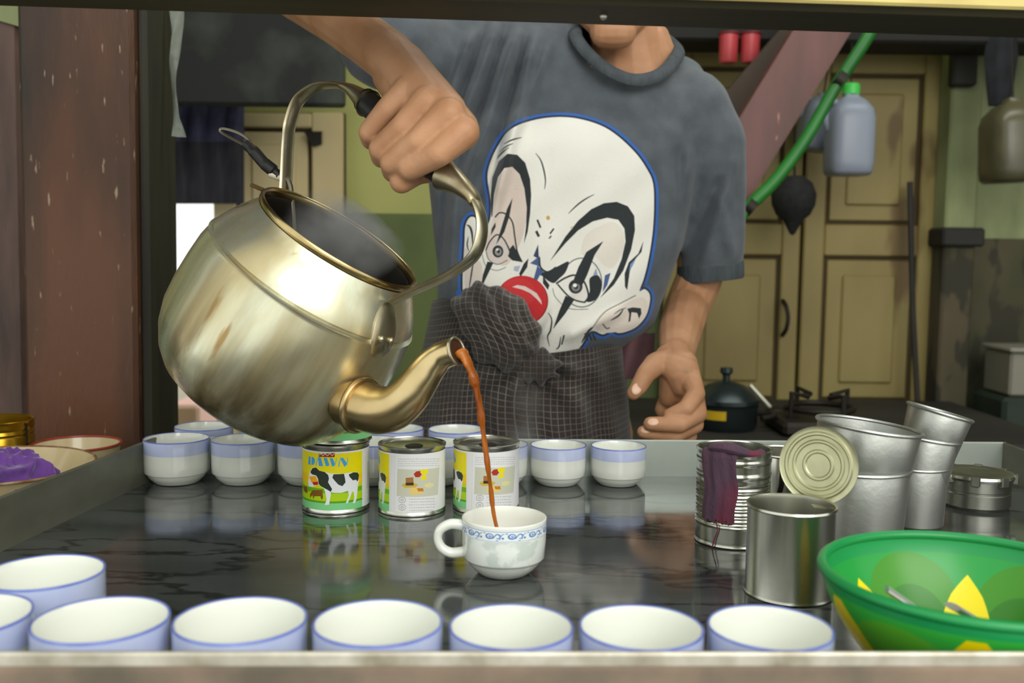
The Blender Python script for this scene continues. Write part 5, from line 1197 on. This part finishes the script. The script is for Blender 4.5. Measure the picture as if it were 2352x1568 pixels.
cv.ell(1259, 500, 4.5, 5, (206, 160, 90)); cv.ell(1313, 523, 2.5, 3.5, (220, 190, 140))
# left eye
cv.line(K([(262, 700), (290, 672), (330, 680), (370, 730), (385, 820), (400, 910), (430, 978)]), 3.2, BLK); cv.poly(K([(375, 870), (400, 915), (432, 978), (370, 968), (330, 930), (310, 890), (345, 905)]), BLK); cv.poly(K([(318, 870), (350, 880), (350, 900), (320, 890)]), GRY)
cv.poly(smooth_path(K([(205, 905), (230, 850), (270, 810), (310, 830), (350, 900), (330, 960), (270, 990), (220, 960)]), 4, True), (214, 202, 194)); cv.line(K([(205, 905), (230, 850), (275, 808), (320, 840), (358, 920)]), 3, BLK); cv.line(K([(205, 905), (225, 965), (280, 992), (340, 965)]), 2.2, GRY); cv.line(K([(182, 930), (205, 1000), (270, 1030), (330, 1010)]), 1.6, GRY)
cv.ell(*K([(280, 912)])[0], 12.5, 14, BLK); cv.ell(*K([(282, 914)])[0], 8, 9, (150, 146, 142)); cv.ell(*K([(284, 912)])[0], 3.4, 4.2, BLK); cv.ell(*K([(276, 900)])[0], 2.6, 2.8, (236, 236, 236))
cv.poly(K([(371, 580), (352, 690), (320, 790), (268, 872), (300, 770), (338, 645)]), BLK); cv.poly(K([(215, 975), (252, 982), (205, 1080), (174, 1148), (186, 1060)]), BLK); cv.poly(K([(265, 730), (266, 760), (236, 812), (242, 770)]), BLK)
# ear on the left
cv.line(K([(85, 745), (105, 760), (118, 800), (124, 880)]), 5, BLK, taper=True); cv.line(K([(95, 820), (88, 870), (98, 910)]), 3, BLK, taper=True)
# bridge of the nose
cv.poly(K([(530, 868), (500, 940), (535, 960)]), BLU2); cv.poly(K([(530, 868), (512, 920), (505, 940), (534, 958)]), BLK, 0.6)
cv.poly(K([(540, 940), (535, 1010), (575, 1050), (560, 1065), (540, 1060), (520, 1100), (500, 1090), (525, 1000), (480, 985)]), BLU2); cv.poly(K([(470, 955), (462, 1010), (420, 1070), (412, 1050), (440, 990)]), BLK)
cv.line(K([(538, 950), (545, 1010), (590, 1040), (640, 1010)]), 4, BLK)
cv.poly(K([(380, 1005), (420, 1000), (405, 1040), (378, 1030)]), (150, 160, 190), 0.7)
# right eye
ec, er = K([(800, 1105)])[0], 46
cv.line([(ec[0]+er*math.cos(t), ec[1]+(er+10)*math.sin(t)) for t in np.linspace(-2.3, 2.4, 26)], 2.6, GRY)
cv.poly(smooth_path(K([(550, 1050), (600, 1030), (660, 1000), (720, 975), (700, 1040), (660, 1080), (625, 1108), (580, 1085)]), 4, True), BLK)
cv.poly(smooth_path(K([(850, 1080), (900, 1060), (925, 1110), (915, 1170), (880, 1215), (830, 1222), (850, 1160)]), 4, True), BLK)
cv.poly(K([(870, 1060), (890, 1015), (900, 1060)]), (150, 164, 190)); cv.poly(K([(945, 1060), (980, 1045), (960, 1120), (930, 1165)]), BLU2); 
cv.poly(smooth_path(K([(650, 1112), (700, 1080), (760, 1065), (810, 1100), (838, 1180), (815, 1225), (760, 1212), (710, 1180)]), 4, True), (232, 228, 220))
cv.line(K([(640, 1112), (700, 1075), (760, 1060), (815, 1100), (842, 1185), (818, 1228)]), 4, BLK); cv.line(K([(650, 1115), (710, 1182), (762, 1215), (820, 1228)]), 3.5, BLK)
cv.ell(*K([(762, 1130)])[0], 16, 16, BLK); cv.ell(*K([(764, 1134)])[0], 10, 10, (128, 128, 124)); cv.ell(*K([(764, 1132)])[0], 5, 5, BLK); cv.ell(*K([(758, 1122)])[0], 4.4, 4.4, (240, 240, 236))
cv.line(K([(620, 1140), (640, 1200), (720, 1265), (840, 1270)]), 1.6, GRY)
cv.poly(K([(936, 848), (880, 935), (835, 1055), (805, 1118), (742, 1108), (780, 1010), (830, 915)]), BLK); cv.poly(K([(700, 1185), (752, 1215), (695, 1300), (622, 1392), (660, 1280)]), BLK)
cv.poly(K([(560, 1065), (600, 1120), (590, 1150), (560, 1110)]), BLK)
# cheek and ear on the right
cv.poly(K([(1187, 850), (1175, 915), (1130, 965), (1100, 1040), (1084, 1152), (1070, 1130), (1068, 1050), (1095, 980), (1155, 925)]), BLK); cv.poly(K([(1140, 955), (1120, 1000), (1095, 1040), (1105, 990)]), (120, 150, 200))
cv.line(K([(1140, 1185), (1040, 1235), (940, 1290), (870, 1380)]), 3, (150, 146, 140)); cv.line(K([(870, 1380), (840, 1410), (800, 1480)]), 6, BLK, taper=True)
cv.poly(K([(1085, 1268), (1120, 1260), (1172, 1266), (1176, 1300), (1160, 1332), (1148, 1295), (1112, 1290), (1104, 1345), (1092, 1352), (1098, 1300)]), BLK); cv.line(K([(980, 1340), (1030, 1310), (1060, 1270)]), 4, BLK, taper=True); cv.line(K([(1000, 1300), (1040, 1275), (1080, 1262)]), 3, GRY, taper=True); cv.line(K([(930, 1360), (955, 1390), (975, 1385)]), 3.5, GRY)
for x in (820, 845, 868): cv.line(K([(x, 1420), (x+18, 1465)]), 4, BLK, taper=False)
# red nose
cv.ell(1199, 690, 60, 57, (150, 32, 36)); cv.ell(1199, 689, 57.5, 55, (206, 46, 50)); cv.ell(1190, 672, 40, 34, (216, 62, 64), 0.6)
cv.poly(K([(368, 1132), (400, 1120), (450, 1128), (520, 1170), (548, 1215), (553, 1242), (520, 1205), (480, 1170), (430, 1148)]), (238, 214, 208))
pimg = cv.image('clown_print')
M['tee'] = img_mat('charcoal_jersey_print', pimg, (86, 92, 98), 0.85, bump=0.25, bscale=420, sheen=0.2, col2=(74, 80, 86), scale=34)
YP = at(1280, 560, 1.425)[1]
v0 = mverts(shirt)+off; plane = v0.copy(); plane[:, 1] = YP
ux_, uy_, _ = project(plane)
# flatten towards the print plane as cloth lies: half of the perspective shift of the surface itself
sx_, sy_, _ = project(v0); ux_ = 0.25*ux_+0.75*sx_; uy_ = 0.25*uy_+0.75*sy_
nn = mnorms(shirt)
uu = (ux_-PX0)*2.0/PW; vv = 1-(uy_-PY0)*2.0/PH
bad = nn[:, 1] > 0.25
uvl = shirt.uv_layers.new(name='UVMap'); li = np.empty(len(shirt.loops), np.int32); shirt.loops.foreach_get('vertex_index', li)
lp = np.stack([uu[li], vv[li]], 1); badf = bad[li].reshape(-1, 4).any(1) if len(li) == 4*len(shirt.polygons) else np.zeros(len(shirt.polygons), bool)
if len(li) == 4*len(shirt.polygons): lp[np.repeat(badf, 4)] = -1
uvl.data.foreach_set('uv', lp.astype(np.float32).ravel())
shirt.materials.append(M['tee'])
ring3 = np.array([at(*q) for q in [(1322, 82, 1.470), (1350, 122, 1.458), (1398, 162, 1.440), (1458, 184, 1.440), (1515, 172, 1.458), (1549, 138, 1.495), (1556, 108, 1.555), (1500, 70, 1.610), (1400, 48, 1.615), (1332, 60, 1.545)]])
rc0 = ring3.mean(0); _, _, vt = np.linalg.svd(ring3-rc0); rn = vt[2]*np.sign(vt[2][2])
import bmesh
bm = bmesh.new(); bm.from_mesh(shirt); kill = []
for vv_ in bm.verts:
    q = np.array(vv_.co)+off-rc0; h_ = q.dot(rn); lat = np.linalg.norm(q-rn*h_)
    if h_ > -0.03 and lat < 0.070: kill.append(vv_)
bmesh.ops.delete(bm, geom=kill, context='VERTS'); bm.to_mesh(shirt); bm.free()
so = link('t_shirt', shirt, pm); so['label'] = 'dark grey T-shirt with a large printed clown face'
M['rib'] = mat('charcoal_rib', (74, 80, 84), 0.9, col2=(62, 68, 72), scale=90, stretch=(1, 1, 0.15), bump=0.5, bscale=260)
colp = [(1322, 82, 1.470), (1350, 122, 1.458), (1398, 162, 1.440), (1458, 184, 1.440), (1515, 172, 1.458), (1549, 138, 1.495), (1556, 108, 1.555), (1500, 70, 1.610), (1400, 48, 1.615), (1332, 60, 1.545)]
cpth = smooth_path([at(*q) for q in colp], 6, True)
part('collar', MB().tube(cpth, 0.0105, 12, closed=True, flat=0.62), M['rib'], pm, world=True)
part('sleeve_hem', MB().loft([[at(1632, y, 1.578)+np.array([r*math.cos(t), r*.95*math.sin(t), 0.006*math.cos(t)]) for t in np.linspace(0, 2*PI, 40, endpoint=False)] for y, r in ((604, .0506), (610, .0520), (640, .0524), (645, .0508))], capA=False, capB=False), M['rib'], pm, world=True)

# checked longyi with its knot ----------------------------------------------------
def check_mat(name):
    m = mat(name, (54, 46, 42), 0.9, col2=(44, 38, 36), scale=9, sheen=0.25, bump=0.15, bscale=300)
    N = m.node_tree.nodes; L = m.node_tree.links; b = N['Principled BSDF']; src = b.inputs['Base Color'].links[0].from_socket
    uv = N.new('ShaderNodeUVMap'); sp_ = N.new('ShaderNodeSeparateXYZ'); L.new(uv.outputs[0], sp_.inputs[0]); acc = None
    for ax, wl in ((0, .09), (1, .075)):
        fr_ = N.new('ShaderNodeMath'); fr_.operation = 'FRACT'; L.new(sp_.outputs[ax], fr_.inputs[0])
        lt = N.new('ShaderNodeMath'); lt.operation = 'LESS_THAN'; L.new(fr_.outputs[0], lt.inputs[0]); lt.inputs[1].default_value = wl*1.15
        if acc is None: acc = lt.outputs[0]
        else:
            mxm = N.new('ShaderNodeMath'); mxm.operation = 'MAXIMUM'; L.new(acc, mxm.inputs[0]); L.new(lt.outputs[0], mxm.inputs[1]); acc = mxm.outputs[0]
    nz = N.new('ShaderNodeTexNoise'); nz.inputs['Scale'].default_value = 14; tc = N.new('ShaderNodeTexCoord'); L.new(tc.outputs['Object'], nz.inputs['Vector'])
    mr = N.new('ShaderNodeMapRange'); mr.inputs[1].default_value = .3; mr.inputs[2].default_value = .7; mr.inputs[3].default_value = .2; mr.inputs[4].default_value = .65; L.new(nz.outputs['Fac'], mr.inputs[0])
    mu = N.new('ShaderNodeMath'); mu.operation = 'MULTIPLY'; L.new(acc, mu.inputs[0]); L.new(mr.outputs[0], mu.inputs[1])
    mx = N.new('ShaderNodeMix'); mx.data_type = 'RGBA'; L.new(mu.outputs[0], mx.inputs['Factor']); L.new(src, mx.inputs[6]); mx.inputs[7].default_value = rgba((150, 144, 128)); L.new(mx.outputs[2], b.inputs['Base Color']); return m
M['check'] = check_mat('dark_checked_cotton')
SK = MB(); nS = 220
def top_y(px):            # upper edge of the cloth, as it lies on the shirt front
    return float(np.interp(px, [985, 1010, 1060, 1130, 1200, 1240, 1300, 1360, 1430], [690, 684, 690, 700, 770, 812, 806, 798, 786]))
grid = []
levels = [0, .04, .09, .15, .22, .3, .4, .5, .62, .75, .88, 1.0]
base_rows = [(900, 952, 1440), (1050, 926, 1452)]
for j, t in enumerate(list(np.linspace(0, 1, 46))+[1.25, 1.7, 2.3, 3.0]):
    row = []
    for k in range(nS):
        a = 2*PI*k/nS; ca, sa = math.cos(a), math.sin(a); e = .82
        fx = math.copysign(abs(ca)**e, ca); fy = math.copysign(abs(sa)**e, sa)
        px0 = 1207+223*fx; ty = top_y(px0) if fy < 0 else 700+80*(fx+1)/2
        y = ty+(1070-ty)*min(t, 1)
        w = np.interp(y, [690, 790, 900, 1070], [214, 229, 246, 264]); cx = np.interp(y, [690, 900, 1070], [1207, 1196, 1190])
        dep = 0.122+0.012*min(t, 1)+.01*max(0, t-1)
        if t <= 1: p = at(cx+w*fx, y, 1.53+fy*dep)
        else:
            q = at(cx+w*fx, 1070, 1.53+fy*dep); zz = q[2]-(t-1)/2.0*(q[2]-.07); f_ = 1+0.10*(t-1); p = np.array([0.01+(q[0]-.01)*f_, q[1], zz])
        # gathers fan out from the knot
        gx, gy = px0-1232, y-835; an = math.atan2(gy, gx); rad_ = math.hypot(gx, gy)
        g = 0.009*math.sin(an*9+0.6)*math.exp(-((rad_-70)/90)**2)+0.0065*math.sin(px0*.055+y*.012)*min(1, max(0, (y-820)/80))+0.0045*math.sin(px0*.11-y*.02)*min(1, max(0, (y-760)/60))
        bul = 0.012*math.exp(-((px0-1180)/70)**2-((y-860)/90)**2)
        if fy < 0: p = p+np.array([0, -(g+bul)*min(1, -fy*1.5), 0])
        row.append(p)
    grid.append(row)
arc = 2*PI*0.155
def suv(i, k):
    t = grid[i][k % nS]; s_ = k/nS*arc
    return ((s_+0.006*math.sin(t[2]*22+t[0]*9)+0.10*(t[2]-1)*math.sin(t[0]*8))/0.0086, (t[2]+0.05*abs(t[0]-0.03)+0.008*math.sin(t[0]*26))/0.0086)
part('longyi', SK.loft(grid, uvf=suv, capA=False, capB=False), M['check'], pm, world=True, uv=True, angle=180, label='dark brown checked longyi')
kn = MB(); kc = at(1142, 752, 1.398); kn.sphere((0, 0, 0), (1, 1, 1), 96, 64)
kv = []
for p in kn.v:
    x, y, z = p; q = Vector(p)
    w = 0.058*(1+0.10*z) ; f = 1+0.09*math.sin(7*math.atan2(z, x)+2.0*math.sin(3*z))*max(0, 1-z*z)**.5*(0.4+0.6*abs(z))+0.05*math.sin(14*x+5*z)+0.07*_nz.noise(q*2.2)
    kv.append((kc[0]+x*w*f*(1+0.18*max(0, -z))+0.012*z*-1, kc[1]+y*0.046*f, kc[2]+z*0.060*f-0.01*x))
kn.v = kv
kn.uv = [[((math.asin(max(-1, min(1, (kv[i][0]-kc[0])/0.075)))*0.06+0.012*math.sin((kv[i][2]-kc[2])*40))/0.0085, (math.asin(max(-1, min(1, (kv[i][2]-kc[2])/0.075)))*0.07+0.010*math.sin((kv[i][0]-kc[0])*45))/0.0085) for i in f] for f in kn.f]
part('knot', kn, M['check'], pm, world=True, uv=True, angle=180, label='bulging tied knot of the longyi')
kn2 = MB(); k2 = at(1236, 842, 1.392); kn2.sphere((0, 0, 0), (1, 1, 1), 48, 32); kv2 = [(k2[0]+x*.030*(1+.2*math.sin(9*z)), k2[1]+y*.020, k2[2]+z*.024*(1+.2*math.sin(8*x))) for x, y, z in kn2.v]; kn2.v = kv2
kn2.uv = [[((kv2[i][0])/.0085, kv2[i][2]/.0085) for i in f] for f in kn2.f]
part('knot', kn2, M['check'], pm, world=True, uv=True, angle=180)
# mauve cloth showing below the shirt on his left hip
mv = []
for j in range(14):
    t = j/13; row = []
    for i in range(14):
        s_ = i/13; px = 1405+100*s_-6*t*s_; py = 765+105*t
        row.append(at(px, py, 1.500+0.010*math.sin(s_*9+t*2)+0.01*s_))
    mv.append(row)
mb = MB().loft(mv, closed=False); mb.loft([[p+np.array([0, .004, 0]) for p in r] for r in mv], closed=False)
part('undershirt', mb, mat('mauve_cotton', (112, 78, 82), 0.9, col2=(96, 66, 72), scale=20), pm, world=True, angle=180, label='mauve cloth hem below the T-shirt')
